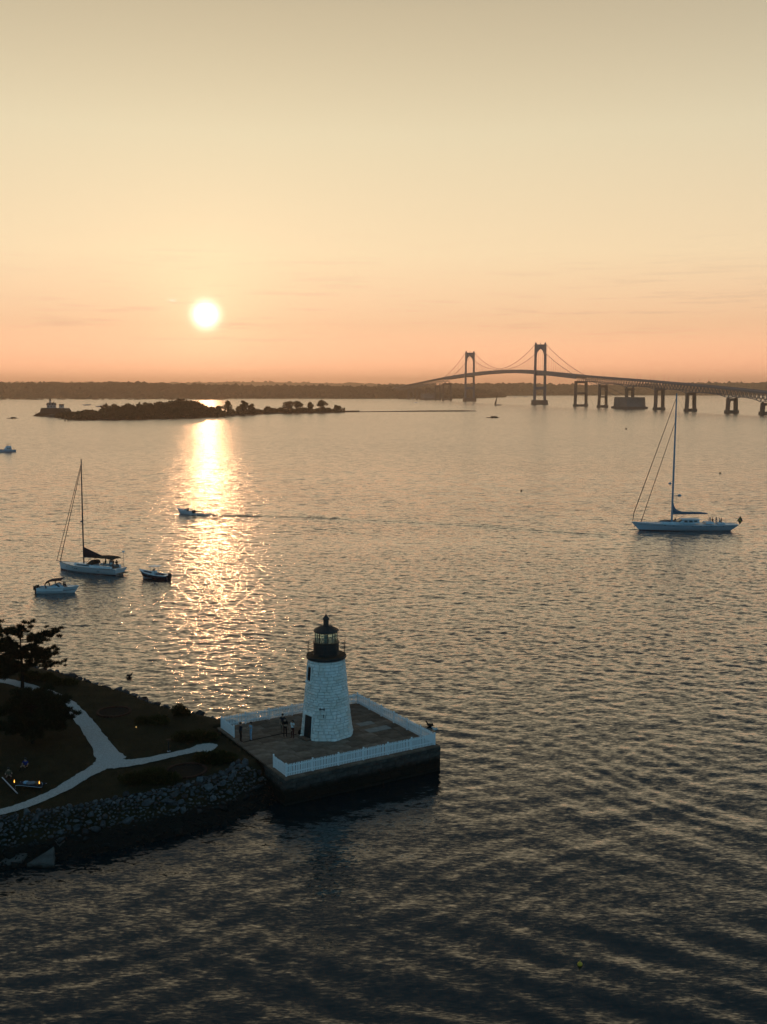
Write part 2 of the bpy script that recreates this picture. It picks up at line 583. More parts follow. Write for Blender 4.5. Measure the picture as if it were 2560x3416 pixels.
def build_water():
    rr = [28.0]
    while rr[-1] < 420:
        rr.append(rr[-1] * 1.0030)
    while rr[-1] < 11800:
        rr.append(min(rr[-1] * 1.09, 11800))
    rr = np.array(rr)
    th = np.radians(np.concatenate([np.arange(-70, -31, 1.2), np.arange(-31, 31.001, 0.10), np.arange(32.2, 70.1, 1.2)]))
    Rg, Tg = np.meshgrid(rr, th, indexing='ij')
    X, Y = Rg * np.sin(Tg), Rg * np.cos(Tg)
    dr = np.gradient(rr)[:, None]
    dth = np.gradient(th)[None, :]
    space = np.maximum(dr, Rg * dth * 1.0)
    q = np.random.RandomState(3)
    Z = np.zeros_like(X)
    gust = (0.62 + 0.75 * vnoise(X, Y, 55.0, 1) * (0.5 + vnoise(X, Y, 17.0, 2))) * (0.12 + 0.88 * sstep(Y + 0.4 * X, 66, 150))
    near = sstep(Y, 60, 150)
    n = 90
    for i in range(n):
        lam = 0.6 * (7.0 / 0.6) ** ((i + 0.5) / n)
        a = R(188) + q.normal() * R(30)            # crests run nearly across the view, wind from ahead-left
        if i % 5 == 0:
            a += R(40)
        k = 2 * PI / lam
        s = 0.024 if lam < 1.1 else 0.026 * min(1.0, (1.9 / lam) ** 1.5)
        ph = q.rand() * 2 * PI
        keep = sstep(lam / space, 2.0, 4.2)
        Z += gust * keep * s / k * np.sin(k * (X * np.sin(a) + Y * np.cos(a)) + ph)
    # boat wakes crossing in front of the pier
    for (dx, dy, lam, amp, seed, sc_) in [(1.0, -0.50, 3.7, 0.036, 21, 30), (1.0, -1.05, 4.6, 0.036, 22, 26), (1.0, 0.35, 3.1, 0.020, 23, 20), (1.0, -0.2, 7.5, 0.032, 24, 40), (0.9, -0.8, 2.6, 0.018, 25, 14), (1.0, 0.6, 2.2, 0.012, 26, 16), (1.0, -0.1, 1.7, 0.011, 27, 12)]:
        L = math.hypot(dx, dy)
        nx, ny = -dy / L, dx / L
        wob = (vnoise(X, Y, sc_, seed) - 0.5) * lam * 3.2 + (vnoise(X, Y, sc_ * .3, seed + 9) - 0.5) * lam * .5
        env = np.clip(vnoise(X, Y, sc_ * 0.8, seed + 50) * 2.6 - 0.95, 0, 1.2) * (1 - sstep(Y, 78, 150)) * sstep(X, -34, -4 if amp > 0.025 else -30)
        keep = sstep(lam / space, 2.0, 4.0)
        Z += keep * env * amp * 0.8 * np.sin(2 * PI / lam * (X * nx + Y * ny + wob))
    # long straight wash of the passing motor boat, and of the one at the frame's edge
    for pts, amp, lam in (([tuple(at_z(650, 1718)[:2]), tuple(at_z(1000, 1724)[:2]), tuple(at_z(1500, 1748)[:2]), tuple(at_z(2060, 1786)[:2])], 0.16, 3.6),
                          ([tuple(at_z(640, 1722)[:2]), tuple(at_z(900, 1745)[:2]), tuple(at_z(1300, 1790)[:2])], 0.07, 3.2),
                          ([tuple(at_z(45, 1508)[:2]), tuple(at_z(90, 1470)[:2]), tuple(at_z(150, 1440)[:2])], 0.22, 6.0)):
        d = seg_dist(X, Y, pts)
        brk = 0.35 + 0.9 * vnoise(X, Y, 9.0, 31)
        Z += amp * brk * np.cos(2 * PI * d / lam) * np.exp(-(d / (lam * 0.8)) ** 2)
    far = sstep(Rg, 160, 620)
    chop = 0.27 + 0.73 * sstep(Y + 0.3 * X + 18 * (vnoise(X, Y, 30.0, 61) - .5), 70, 140)
    lod = 1 - sstep(2.2 / space, 2.0, 4.2)
    Z *= 1 - sstep(Rg, 390, 420)
    nr, ntc = X.shape
    V = np.stack([X, Y, Z], -1).reshape(-1, 3)
    i = np.arange(nr - 1)[:, None] * ntc + np.arange(ntc - 1)[None, :]
    Fc = np.stack([i, i + 1, i + ntc + 1, i + ntc], -1).reshape(-1, 4)[:, ::-1]
    chop = chop * (0.62 + 0.75 * vnoise(X * 0.35 + Y * 0.1, Y, 22.0, 83)) * (1 - 0.35 * far)
    lod = lod * (1 - 0.35 * far)
    o = arrays('water', V, Fc, None, smooth=True)
    at = o.data.attributes.new('far', 'FLOAT', 'POINT')
    at.data.foreach_set('value', far.ravel().astype(np.float32))
    at = o.data.attributes.new('lod', 'FLOAT', 'POINT')
    at.data.foreach_set('value', lod.ravel().astype(np.float32))
    at = o.data.attributes.new('chop', 'FLOAT', 'POINT')
    at.data.foreach_set('value', chop.ravel().astype(np.float32))
    m = bpy.data.materials.new('sea water')
    m.use_nodes = True
    t = m.node_tree
    b = t.nodes['Principled BSDF']
    b.inputs['Base Color'].default_value = (0.003, 0.010, 0.012, 1)
    b.inputs['Roughness'].default_value = 0.09
    b.inputs['IOR'].default_value = 1.24
    b.inputs['Coat Weight'].default_value = 1.0
    b.inputs['Coat IOR'].default_value = 1.24
    b.inputs['Coat Roughness'].default_value = 0.09
    fa = nn(t, 'ShaderNodeAttribute', attribute_name='far')
    rgh = smath(t, 'MULTIPLY_ADD', fa.outputs['Fac'], 0.15, 0.09)
    t.links.new(rgh, b.inputs['Roughness'])
    t.links.new(rgh, b.inputs['Coat Roughness'])
    ge = nn(t, 'ShaderNodeNewGeometry')
    la = nn(t, 'ShaderNodeAttribute', attribute_name='lod')
    ca_ = nn(t, 'ShaderNodeAttribute', attribute_name='chop')
    nrm = ge.outputs['Normal']
    # fine ripples as slopes, so that they keep their steepness at every distance
    for scl, sq, amp, use_lod, seed in ((7.5, 3.2, 0.66, 0, 0.0), (2.9, 3.0, 0.80, 1, 7.0), (0.7, 2.8, 0.85, 2, 19.0)):
        mp_ = nn(t, 'ShaderNodeMapping')
        mp_.inputs['Location'].default_value = (seed * 3.1, seed, seed)
        mp_.inputs['Rotation'].default_value = (0, 0, R(-8))
        mp_.inputs['Scale'].default_value = (scl / sq, scl, scl)
        t.links.new(ge.outputs['Position'], mp_.inputs[0])
        no = nn(t, 'ShaderNodeTexNoise')
        no.inputs['Scale'].default_value = 1.0
        no.inputs['Detail'].default_value = 2.0
        no.inputs['Roughness'].default_value = 0.55
        t.links.new(mp_.outputs[0], no.inputs[0])
        v = vmath(t, 'SUBTRACT', no.outputs['Color'], (0.5, 0.5, 0.5)).outputs[0]
        v = vmath(t, 'MULTIPLY', v, (amp * 1.4, amp, 0.0)).outputs[0]
        s = nn(t, 'ShaderNodeVectorMath', operation='SCALE')
        t.links.new(v, s.inputs[0])
        if use_lod:
            t.links.new((la if use_lod == 2 else ca_).outputs['Fac'], s.inputs['Scale'])
        else:
            s.inputs['Scale'].default_value = 0.58
        v = s.outputs[0]
        nrm = vmath(t, 'ADD', nrm, v).outputs[0]
    nrm = vmath(t, 'NORMALIZE', nrm).outputs[0]
    t.links.new(nrm, b.inputs['Normal'])
    t.links.new(nrm, b.inputs['Coat Normal'])
    o.data.materials.append(m)
    tag(o, 'rippled open bay water reflecting the low sun', 'water', kind='structure')


build_water()

# ------------------------------------------------------------------ the near island: lawn, path, shore
ZP = 2.3
front_px = [(-1400, 3080), (-700, 3010), (-300, 2955), (0, 2905), (150, 2878), (300, 2850), (450, 2820), (600, 2785), (740, 2748), (860, 2706), (935, 2655)]
back_px = [(820, 2446), (735, 2428), (640, 2408), (560, 2384), (482, 2350), (386, 2323), (241, 2277), (150, 2258), (0, 2228), (-200, 2195), (-700, 2150), (-1400, 2130)]
SHORE = [at_z(x, y, 0)[:2] for x, y in front_px] + [at_z(x, y, 0)[:2] for x, y in back_px]
SHORE = [(p[0], p[1]) for p in SHORE]
FRONT = SHORE[:len(front_px)]
BACK = SHORE[len(front_px):]


def inside(X, Y, poly):
    c = np.zeros(X.shape, bool)
    n = len(poly)
    for i in range(n):
        x1, y1 = poly[i]
        x2, y2 = poly[(i + 1) % n]
        if y1 == y2:
            continue
        c ^= ((y1 > Y) != (y2 > Y)) & (X < (x2 - x1) * (Y - y1) / (y2 - y1) + x1)
    return c


def ground_z(X, Y):
    X, Y = np.asarray(X, float), np.asarray(Y, float)
    d = np.minimum(seg_dist(X, Y, FRONT), seg_dist(X, Y, BACK))
    d = np.where(inside(X, Y, SHORE), d, -d)
    z = -0.25 + 2.5 * sstep(d, -1.0, 3.6) + 0.0 * X
    z = np.where(d < 0, z + d * 0.25, z)
    return z + np.where(d > 1, (vnoise(X, Y, 2.5, 9) - 0.5) * 0.10, 0.0), d


def gz(x, y):
    return float(ground_z(np.array([x]), np.array([y]))[0][0])


gx, gy = np.arange(-95, -2, 0.5), np.arange(56, 130, 0.5)
GX, GY = np.meshgrid(gx, gy, indexing='ij')
GZ, GD = ground_z(GX, GY)
# keep the lawn below the paved pier
N_ = at_z(955.6, 2591, ZP)
R_ = at_z(1450.7, 2485, ZP)
UX = Vector((R_.x - N_.x, R_.y - N_.y, 0)).normalized()
VX = Vector((-UX.y, UX.x, 0))
LU = (R_ - N_).length
LV = (at_z(1194.5, 2347, ZP) - R_).length
PU = (GX - N_.x) * UX.x + (GY - N_.y) * UX.y
PV = (GX - N_.x) * VX.x + (GY - N_.y) * VX.y
onp = (PU > -0.25) & (PV > -0.7) & (PV < LV + 0.8)
GZ = np.where(onp, np.minimum(GZ, 1.2), GZ)
keep = (GD > -3.0) & (PU < 1.5)
ni, nj = GX.shape
idx = np.arange(ni * nj).reshape(ni, nj)
cell = keep[:-1, :-1] & keep[1:, :-1] & keep[1:, 1:] & keep[:-1, 1:]
q4 = np.stack([idx[:-1, :-1], idx[1:, :-1], idx[1:, 1:], idx[:-1, 1:]], -1)[cell]
GV = np.stack([GX, GY, GZ], -1).reshape(-1, 3)
used = np.unique(q4)
remap = np.full(ni * nj, -1)
remap[used] = np.arange(len(used))
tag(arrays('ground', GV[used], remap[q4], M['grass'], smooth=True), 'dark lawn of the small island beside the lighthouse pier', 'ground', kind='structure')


def ribbon_path(lines, name):
    """gravel path sheets that follow the lawn; lines of (px, py, width)"""
    vs, fs = [], []
    for ln in lines:
        pts = [(at_z(x, y, ZP), wd) for x, y, wd in ln]
        P2 = []
        for i in range(len(pts) - 1):
            p0, p1 = pts[max(i - 1, 0)], pts[i]
            p2, p3 = pts[i + 1], pts[min(i + 2, len(pts) - 1)]
            for k in range(8):
                t = k / 8
                f4 = lambda a, b, c_, d_: 0.5 * ((2 * b) + (-a + c_) * t + (2 * a - 5 * b + 4 * c_ - d_) * t * t + (-a + 3 * b - 3 * c_ + d_) * t ** 3)
                P2.append((f4(p0[0], p1[0], p2[0], p3[0]), f4(p0[1], p1[1], p2[1], p3[1])))
        P2.append(pts[-1])
        o = len(vs)
        for i, (p, wd) in enumerate(P2):
            d = (P2[min(i + 1, len(P2) - 1)][0] - P2[max(i - 1, 0)][0]).normalized()
            nrm = Vector((-d.y, d.x, 0))
            for k in range(7):
                s = (k / 6 - 0.5) * wd * (1 + rnd.uniform(-0.11, 0.11) * (k in (0, 6)))
                c = p + nrm * s
                vs.append((c.x, c.y, 0))
        for i in range(len(P2) - 1):
            for k in range(6):
                a = o + i * 7 + k
                fs.append((a, a + 1, a + 8, a + 7))
    return vs, fs


c2 = lambda x, y: (x / 2.0725, 2040 + y / 2.0725)
arm1 = [(*c2(-200, 400), 1.39), (*c2(0, 468), 1.39), (*c2(170, 512), 1.39), (*c2(330, 560), 1.39), (*c2(450, 622), 1.43), (*c2(545, 710), 1.48), (*c2(635, 825), 1.56), (*c2(715, 930), 1.80), (*c2(770, 1030), 2.46)]
arm2 = [(*c2(780, 1000), 2.21), (*c2(720, 1055), 1.97), (*c2(600, 1125), 1.43), (*c2(450, 1212), 1.27), (*c2(300, 1285), 1.19), (*c2(150, 1345), 1.15), (*c2(0, 1388), 1.15), (*c2(-300, 1440), 1.15)]
arm3 = [(*c2(700, 1035), 2.38), (*c2(790, 1050), 2.38), (*c2(900, 1045), 1.56), (*c2(1040, 1022), 1.23), (*c2(1200, 988), 1.11), (*c2(1340, 958), 1.15), (*c2(1400, 945), 1.97), (*c2(1445, 942), 2.13), (*c2(1490, 945), 1.31)]
pv, pf = [], []
for arm, lift in ((arm1, 0.055), (arm2, 0.062), (arm3, 0.069)):
    vs, fs = ribbon_path([arm], 'path')
    a = np.array(vs)
    z, _ = ground_z(a[:, 0], a[:, 1])
    from_ = len(pv)
    pv += [(x, y, zz_ + lift) for (x, y, _), zz_ in zip(vs, z)]
    pf += [tuple(i + from_ for i in f) for f in fs]
b_ = MB().add(pv, pf)
tag(b_.build('path', M['gravel'], smooth=60), 'pale gravel footpath forking across the dark lawn', 'path', kind='structure')

# ------------------------------------------------------------------ riprap: stones along the front slope, and along the back shore
def rock_mesh(seed, flat=0.75):
    q = random.Random(seed)
    bm = bmesh.new()
    for _ in range(15):
        v = Vector((q.gauss(0, 1), q.gauss(0, 1), q.gauss(0, 1))).normalized()
        v = Vector((v.x * q.uniform(0.85, 1.15), v.y * q.uniform(0.7, 1.0), v.z * q.uniform(0.55, 0.85) * flat / 0.75))
        bm.verts.new(v * 0.5)
    r = bmesh.ops.convex_hull(bm, input=bm.verts)
    bmesh.ops.delete(bm, geom=[e for e in r['geom_interior'] if isinstance(e, bmesh.types.BMVert)], context='VERTS')
    me = bpy.data.meshes.new('stone')
    bm.to_mesh(me)
    bm.free()
    me.materials.append(M['rock'])
    return me


ROCKS = [rock_mesh(100 + i) for i in range(14)]


def scatter(line, n, dmin, dmax, smin, smax, seed, xr):
    q = random.Random(seed)
    cum = [0]
    for a, b in zip(line[:-1], line[1:]):
        cum.append(cum[-1] + math.hypot(b[0] - a[0], b[1] - a[1]))
    out, tries = [], 0
    grid = {}
    while len(out) < n and tries < n * 40:
        tries += 1
        s = q.uniform(0, cum[-1])
        i = max(k for k in range(len(line) - 1) if cum[k] <= s)
        a, b = line[i], line[i + 1]
        L = cum[i + 1] - cum[i]
        t = (s - cum[i]) / L
        d = q.uniform(dmin, dmax)
        nx, ny = -(b[1] - a[1]) / L, (b[0] - a[0]) / L
        x, y = a[0] + (b[0] - a[0]) * t + nx * d, a[1] + (b[1] - a[1]) * t + ny * d
        if not xr[0] < x < xr[1]:
            continue
        sz = smin + (smax - smin) * q.random() ** 2.2
        key = (int(x // 0.8), int(y // 0.8))
        if any(math.hypot(x - u, y - v) < 0.34 * (sz + s2) for di in (-1, 0, 1) for dj in (-1, 0, 1) for (u, v, s2) in grid.get((key[0] + di, key[1] + dj), [])):
            continue
        grid.setdefault(key, []).append((x, y, sz))
        out.append((x, y, sz))
    return out


def riprap(name, label, pts, group_parts, seed, lift=0.10):
    q = random.Random(seed)
    root = thing(name, label, 'rocks', (pts[0][0], pts[0][1], 0))
    o0 = root.location
    pts = sorted(pts, key=lambda p: -p[2] / math.hypot(p[0], p[1]))
    z, _ = ground_z(np.array([p[0] for p in pts]), np.array([p[1] for p in pts]))
    V, Fc = [], []
    for i, (x, y, s) in enumerate(pts):
        me = ROCKS[q.randrange(len(ROCKS))]
        rot = Euler((q.uniform(-0.5, 0.5), q.uniform(-0.5, 0.5), q.uniform(0, 6.28)))
        loc = Vector((x - o0.x, y - o0.y, z[i] + s * lift))
        scl = (s * q.uniform(0.9, 1.3), s * q.uniform(0.75, 1.05), s * q.uniform(0.7, 1.05))
        if i < group_parts:
            o = link('stone', me, None, root, loc)
            o.rotation_euler = rot
            o.scale = scl
        else:
            Mx = Matrix.Translation(loc) @ rot.to_matrix().to_4x4() @ Matrix.Diagonal((*scl, 1))
            b = len(V)
            V += [tuple(Mx @ v.co) for v in me.vertices]
            Fc += [tuple(b + k for k in p.vertices) for p in me.polygons]
    if V:
        me = bpy.data.meshes.new('small_stones')
        me.from_pydata(V, [], Fc)
        link('small_stones', me, M['rock'], root, kind='stuff')
    return root


fr_pts = scatter(FRONT, 2000, -0.4, 4.0, 0.24, 1.0, 5, (-48, -6.2))
riprap('rock_revetment', 'bank of tumbled grey riprap stones below the lawn, in front of the path', fr_pts, 295, 6)
BACKR = BACK[::-1]
bk_pts = scatter(BACKR[::-1], 420, -0.7, 2.0, 0.4, 1.35, 8, (-48, -12.5))
riprap('shore_rocks', 'uneven line of dark shore rocks along the sunlit back edge of the lawn', bk_pts, 280, 9, 0.30)
# three big wedge-shaped slabs low on the front slope
for (px, py, zc, pol, label) in (
        (150, 2862, 0.45, [(-0.95, -0.7), (0.95, -0.55), (0.25, 0.95)], 'largest wedge shaped boulder low on the riprap bank, pointed at the top'),
        (100, 2822, 0.75, [(-1.0, 0.3), (0.1, -0.7), (0.8, 0.4), (0.2, 0.75)], 'flat pale boulder wedged behind the largest pointed boulder'),
        (48, 2862, 0.45, [(-1.0, -0.6), (0.5, -0.5), (0.9, 0.4), (0.1, 0.8)], 'broad low boulder at the frame edge beside the largest pointed boulder'),
        (188, 2795, 1.0, [(-0.6, 0.1), (0.3, -0.7), (0.6, -0.4), (0.2, 0.8)], 'brownish angular boulder above the largest pointed boulder')):
    p = at_z(px, py, zc)
    b = MB()
    bot = [(x * 1.12, y * 1.12, -0.9) for x, y in pol]
    mid = [(x * 1.05, y * 1.05, 0.02 + 0.25 * y) for x, y in pol]
    top = [(x * 0.9, y * 0.9, 0.10 + 0.25 * y) for x, y in pol]
    n = len(pol)
    fs = [tuple(range(2 * n, 3 * n)), tuple(range(n))[::-1]]
    for k in range(2):
        fs += [(k * n + i, k * n + (i + 1) % n, (k + 1) * n + (i + 1) % n, (k + 1) * n + i) for i in range(n)]
    b.add(bot + mid + top, fs)
    me = b.mesh('boulder')
    bm = bmesh.new()
    bm.from_mesh(me)
    bmesh.ops.triangulate(bm, faces=bm.faces)
    bmesh.ops.subdivide_edges(bm, edges=bm.edges, cuts=3, use_grid_fill=True)
    for vtx in bm.verts:
        vtx.co += Vector((rnd.uniform(-.05, .05), rnd.uniform(-.05, .05), rnd.uniform(-.045, .045)))
    bm.to_mesh(me)
    bm.free()
    o = link('boulder', me, M['slab'], loc=p)
    o.rotation_euler = (0.12, 0.05, rnd.uniform(-0.2, 0.2))
    tag(o, label, 'boulder', 'large boulders on the bank')

# ------------------------------------------------------------------ pier: granite blocks and paving slabs
pier = thing('stone_pier', 'square granite pier with paved top carrying the lighthouse', 'pier', (N_.x, N_.y, 0), math.atan2(UX.y, UX.x))
PU0, PU1, PV0, PV1 = -0.3, LU + 0.35, -0.4, LV + 0.4
b = MB()
b.box(((PU0 + PU1) / 2, (PV0 + PV1) / 2, (ZP - 0.14 - 1.5) / 2), (PU1 - PU0 - 0.5, PV1 - PV0 - 0.5, ZP - 0.14 + 1.5))
b.build('core', M['pierfill'], pier)


def block_mesh(L, H, D, seed):
    q = random.Random(seed)
    e = 0.03
    bm = MB()
    j = lambda: q.uniform(-0.012, 0.012)
    # outer face at -y, slightly inset edges
    vs = [(0, 0, 0), (L, 0, 0), (L, 0, H), (0, 0, H),
          (e, -e + j(), e), (L - e, -e + j(), e), (L - e, -e + j(), H - e), (e, -e + j(), H - e),
          (0, D, 0), (L, D, 0), (L, D, H), (0, D, H)]
    fs = [(4, 5, 6, 7), (0, 1, 5, 4), (1, 2, 6, 5), (2, 3, 7, 6), (3, 0, 4, 7), (3, 2, 10, 11), (0, 8, 9, 1), (1, 9, 10, 2), (0, 3, 11, 8), (8, 11, 10, 9)]
    bm.add(vs, fs)
    me = bm.mesh('block')
    me.materials.append(M['block'])
    return me


BLK = {}
def blk(L, H, k):
    key = (round(L, 1), round(H, 2), k % 4)
    if key not in BLK:
        BLK[key] = block_mesh(key[0] - 0.03, key[1] - 0.03, 0.4, hash(key) % 999)
    return BLK[key]


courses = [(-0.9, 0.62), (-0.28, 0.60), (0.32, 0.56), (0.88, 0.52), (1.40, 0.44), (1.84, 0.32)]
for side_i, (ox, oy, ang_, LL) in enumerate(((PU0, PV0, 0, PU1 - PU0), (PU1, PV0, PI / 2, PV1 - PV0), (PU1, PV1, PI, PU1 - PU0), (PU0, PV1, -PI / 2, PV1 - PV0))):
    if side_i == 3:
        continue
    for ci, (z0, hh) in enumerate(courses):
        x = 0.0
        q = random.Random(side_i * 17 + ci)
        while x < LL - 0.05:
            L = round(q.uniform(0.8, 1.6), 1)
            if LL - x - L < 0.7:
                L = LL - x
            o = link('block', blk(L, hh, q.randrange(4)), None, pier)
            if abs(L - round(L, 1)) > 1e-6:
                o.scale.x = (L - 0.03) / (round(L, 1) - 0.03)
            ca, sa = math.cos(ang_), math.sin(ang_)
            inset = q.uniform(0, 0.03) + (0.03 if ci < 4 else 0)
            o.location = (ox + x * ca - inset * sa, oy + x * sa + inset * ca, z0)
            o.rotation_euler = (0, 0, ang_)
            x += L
# the little land-side return beside the riprap
q = random.Random(77)
y = PV0
while y < 3.4:
    L = 1.0
    for ci, (z0, hh) in enumerate(courses):
        o = link('block', blk(L, hh, q.randrange(4)), None, pier)
        o.location = (PU0 + q.uniform(0, .02), y + L, z0)
        o.rotation_euler = (0, 0, -PI / 2)
    y += L


def slab_mesh(L, Wd, seed, m):
    q = random.Random(seed)
    b = MB()
    e = 0.018
    t = 0.14
    b.add([(0, 0, -t), (L, 0, -t), (L, Wd, -t), (0, Wd, -t), (0, 0, -e), (L, 0, -e), (L, Wd, -e), (0, Wd, -e),
           (e, e, q.uniform(-.006, .006)), (L - e, e, q.uniform(-.006, .006)), (L - e, Wd - e, q.uniform(-.006, .006)), (e, Wd - e, q.uniform(-.006, .006))],
          [(0, 3, 2, 1), (0, 1, 5, 4), (1, 2, 6, 5), (2, 3, 7, 6), (3, 0, 4, 7), (4, 5, 9, 8), (5, 6, 10, 9), (6, 7, 11, 10), (7, 4, 8, 11), (8, 9, 10, 11)])
    me = b.mesh('paving_slab')
    me.materials.append(m)
    return me


q = random.Random(4)
v = PV0
rowi = 0
while v < PV1 - 0.05:
    Wd = q.choice((1.1, 1.25, 1.4))
    if PV1 - v - Wd < 0.8:
        Wd = PV1 - v
    u = PU0
    while u < PU1 - 0.05:
        L = q.choice((1.3, 1.6, 1.9, 2.2))
        if PU1 - u - L < 0.9:
            L = PU1 - u
        # two replaced slabs, paler than the rest, beyond the tower
        wp = pier.matrix_basis @ Vector((u + L / 2, v + Wd / 2, 0))
        pale = False
        o = link('paving_slab', slab_mesh(L - 0.025, Wd - 0.025, q.randrange(99999), M['paving']), None, pier, (u + 0.012, v + 0.012, ZP + q.uniform(-0.008, 0.008)))
        u += L
    v += Wd
    rowi += 1
# two paler replaced slabs right of the tower
for (px, py, L, Wd) in ((1220, 2414, 1.6, 0.85), (1262, 2432, 2.4, 1.0)):
    p = at_z(px, py, ZP)
    d = p - N_
    o = link('paving_slab', slab_mesh(L, Wd, 5, M['palepave']), None, pier, (d.dot(UX) - L / 2, d.dot(VX) - Wd / 2, ZP + 0.02), 'pale replaced paving slab')

# ------------------------------------------------------------------ picket fences
def picket_mesh():
    b = MB()
    w_, t_, h_ = 0.098, 0.022, 1.08
    b.prism([(-w_ / 2, 0.06), (w_ / 2, 0.06), (w_ / 2, h_ - 0.06), (0, h_), (-w_ / 2, h_ - 0.06)], 'y', -t_ / 2, t_ / 2)
    me = b.mesh('picket')
    me.materials.append(M['fence'])
    return me


PICK = picket_mesh()
b = MB()
b.box((0, 0, 0.55), (0.10, 0.10, 1.10))
b.box((0, 0, 1.115), (0.12, 0.12, 0.03))
b.box((0, 0, 1.14), (0.10, 0.10, 0.02), taper=0.4)
POST = b.mesh('post')
POST.materials.append(M['fence'])


def fence(a, bb, label, out=1, end_posts=True):
    a, bb = Vector(a), Vector(bb)
    L = (bb - a).length
    wa = pier.matrix_basis @ Vector((a.x, a.y, ZP))
    wb = pier.matrix_basis @ Vector((bb.x, bb.y, ZP))
    rz = math.atan2(wb.y - wa.y, wb.x - wa.x)
    t = thing('picket_fence', label, 'fence', wa, rz, 'white picket fences round the pier')
    npst = max(1, round(L / 2.4))
    for i in range(npst + 1):
        if i == 0 and not end_posts:
            continue
        link('post', POST, None, t, (L * i / npst, 0, 0.012))
    for k in range(npst):
        x0, x1 = L * k / npst + 0.065, L * (k + 1) / npst - 0.065
        for z in (0.30, 0.86):
            MB().box(((x0 + x1) / 2, 0.0, z), (x1 - x0, 0.045, 0.085)).build('rail', M['fence'], t)
        m = max(2, int((x1 - x0) / 0.150))
        for i in range(m):
            o = link('picket', PICK, None, t, (x0 + (i + 0.5) * (x1 - x0) / m, -0.036 * out, 0))
            o.rotation_euler = (rnd.uniform(-.012, .012), rnd.uniform(-.02, .02), 0)
            o.scale.z = rnd.uniform(0.985, 1.015)
    return t


fence((0, 0), (LU, 0), 'long white picket fence along the pier front, nearest the water in front', 1)
fence((LU, 0), (LU, LV), 'white picket fence slanting back along the pier side beyond the pale slabs', 1, False)
fence((LU, LV), (0, LV), 'white picket fence behind the tower, glitter showing between its pickets', 1, False)
stub = at_z(775, 2447, ZP) - N_
fence((0, LV), (0, LV - 3.0), 'short white fence return at the back shore rocks', 1, False)
fence((0, 0), (0, 2.4), 'short white fence return above the riprap at the pier corner', -1, False)

# ------------------------------------------------------------------ lighthouse
LX, LY = -5.2, 90.65
LH = thing('lighthouse', 'white painted stone lighthouse with black lantern standing on the pier', 'lighthouse', (LX, LY, ZP))
T_H = 7.05          # masonry height above the paving
R0, R1 = 2.36, 1.66


def tower_r(z, a):
    """masonry outline: eight-sided at the foot, round at the top"""
    t = z / T_H
    r = R0 + (R1 - R0) * (t * 0.94 + 0.06 * math.sin(t * PI / 2))
    r += 0.10 * max(0, 1 - z / 0.5) ** 2
    k = ((a / (PI / 4)) % 1.0 - 0.5) * PI / 4
    octo = math.cos(PI / 8) / math.cos(k) * 1.045
    m = max(0.0, 1 - t * 1.3)
    return r * (1 + (octo - 1) * m)


OCT0 = R(20)
door_az, win_az = R(223), R(214)
b = MB()
nz, na = 16, 64
vs, fs = [], []
for i in range(nz + 1):
    z = T_H * i / nz
    for k in range(na):
        a = 2 * PI * k / na
        r = tower_r(z, a - OCT0) - 0.05
        vs.append((r * math.cos(a), r * math.sin(a), z))
for i in range(nz):
    for k in range(na):
        k2 = (k + 1) % na
        fs.append((i * na + k, i * na + k2, (i + 1) * na + k2, (i + 1) * na + k))
fs.append(tuple(range(nz * na, (nz + 1) * na)))
b.add(vs, fs)
b.build('mortar_core', M['mortar'], LH, smooth=40)

q = random.Random(8)
stones = []
z = 0.0
course = 0
while z < T_H - 0.02:
    h = q.uniform(0.22, 0.34)
    if T_H - z - h < 0.18:
        h = T_H - z
    a = q.uniform(0, 0.3)
    a_end = a + 2 * PI
    while a < a_end - 1e-4:
        r = tower_r(z, a - OCT0)
        w_ = q.uniform(0.32, 0.75) / r
        if a_end - a - w_ < 0.25 / r:
            w_ = a_end - a
        am = (a + w_ / 2) % (2 * PI)
        zc = z + h / 2
        skip = False
        if z < 2.15 and abs(am - door_az) * r < 0.62:
            skip = True
        if 5.05 < zc < 6.55 and abs(am - win_az) * r < 0.42:
            skip = True
        if not skip:
            stones.append((a, a + w_, z, z + h, am))
        a += w_
    z += h
    course += 1


def stone_geo(a0, a1, z0, z1, sd):
    q = random.Random(sd)
    g = 0.010
    pr = 0.03 + q.uniform(-0.022, 0.03)
    vs, fs = [], []
    n = 2
    for (zz_, ins) in ((z0 + g, 0), (z1 - g, 0)):
        for i in range(n + 1):
            a = a0 + (a1 - a0) * i / n
            if i == 0:
                a += g / 2
            if i == n:
                a -= g / 2
            r = tower_r(zz_, a - OCT0) - 0.07
            vs.append((r * math.cos(a), r * math.sin(a), zz_))
    e = 0.028
    for zz_ in (z0 + g + e * q.uniform(.6, 1.5), z1 - g - e * q.uniform(.6, 1.5)):
        for i in range(n + 1):
            a = a0 + (a1 - a0) * i / n
            if i == 0:
                a += g / 2 + e * q.uniform(.4, 1.2) / 2
            if i == n:
                a -= g / 2 + e * q.uniform(.4, 1.2) / 2
            r = tower_r(zz_, a - OCT0) + pr + q.uniform(-0.012, 0.012)
            vs.append((r * math.cos(a), r * math.sin(a), zz_))
    B, T, b2, t2 = 0, n + 1, 2 * (n + 1), 3 * (n + 1)
    for i in range(n):
        fs += [(b2 + i, b2 + i + 1, t2 + i + 1, t2 + i), (B + i, B + i + 1, b2 + i + 1, b2 + i), (t2 + i, t2 + i + 1, T + i + 1, T + i)]
    fs += [(B, b2, t2, T), (B + n, T + n, t2 + n, b2 + n)]
    return vs, fs


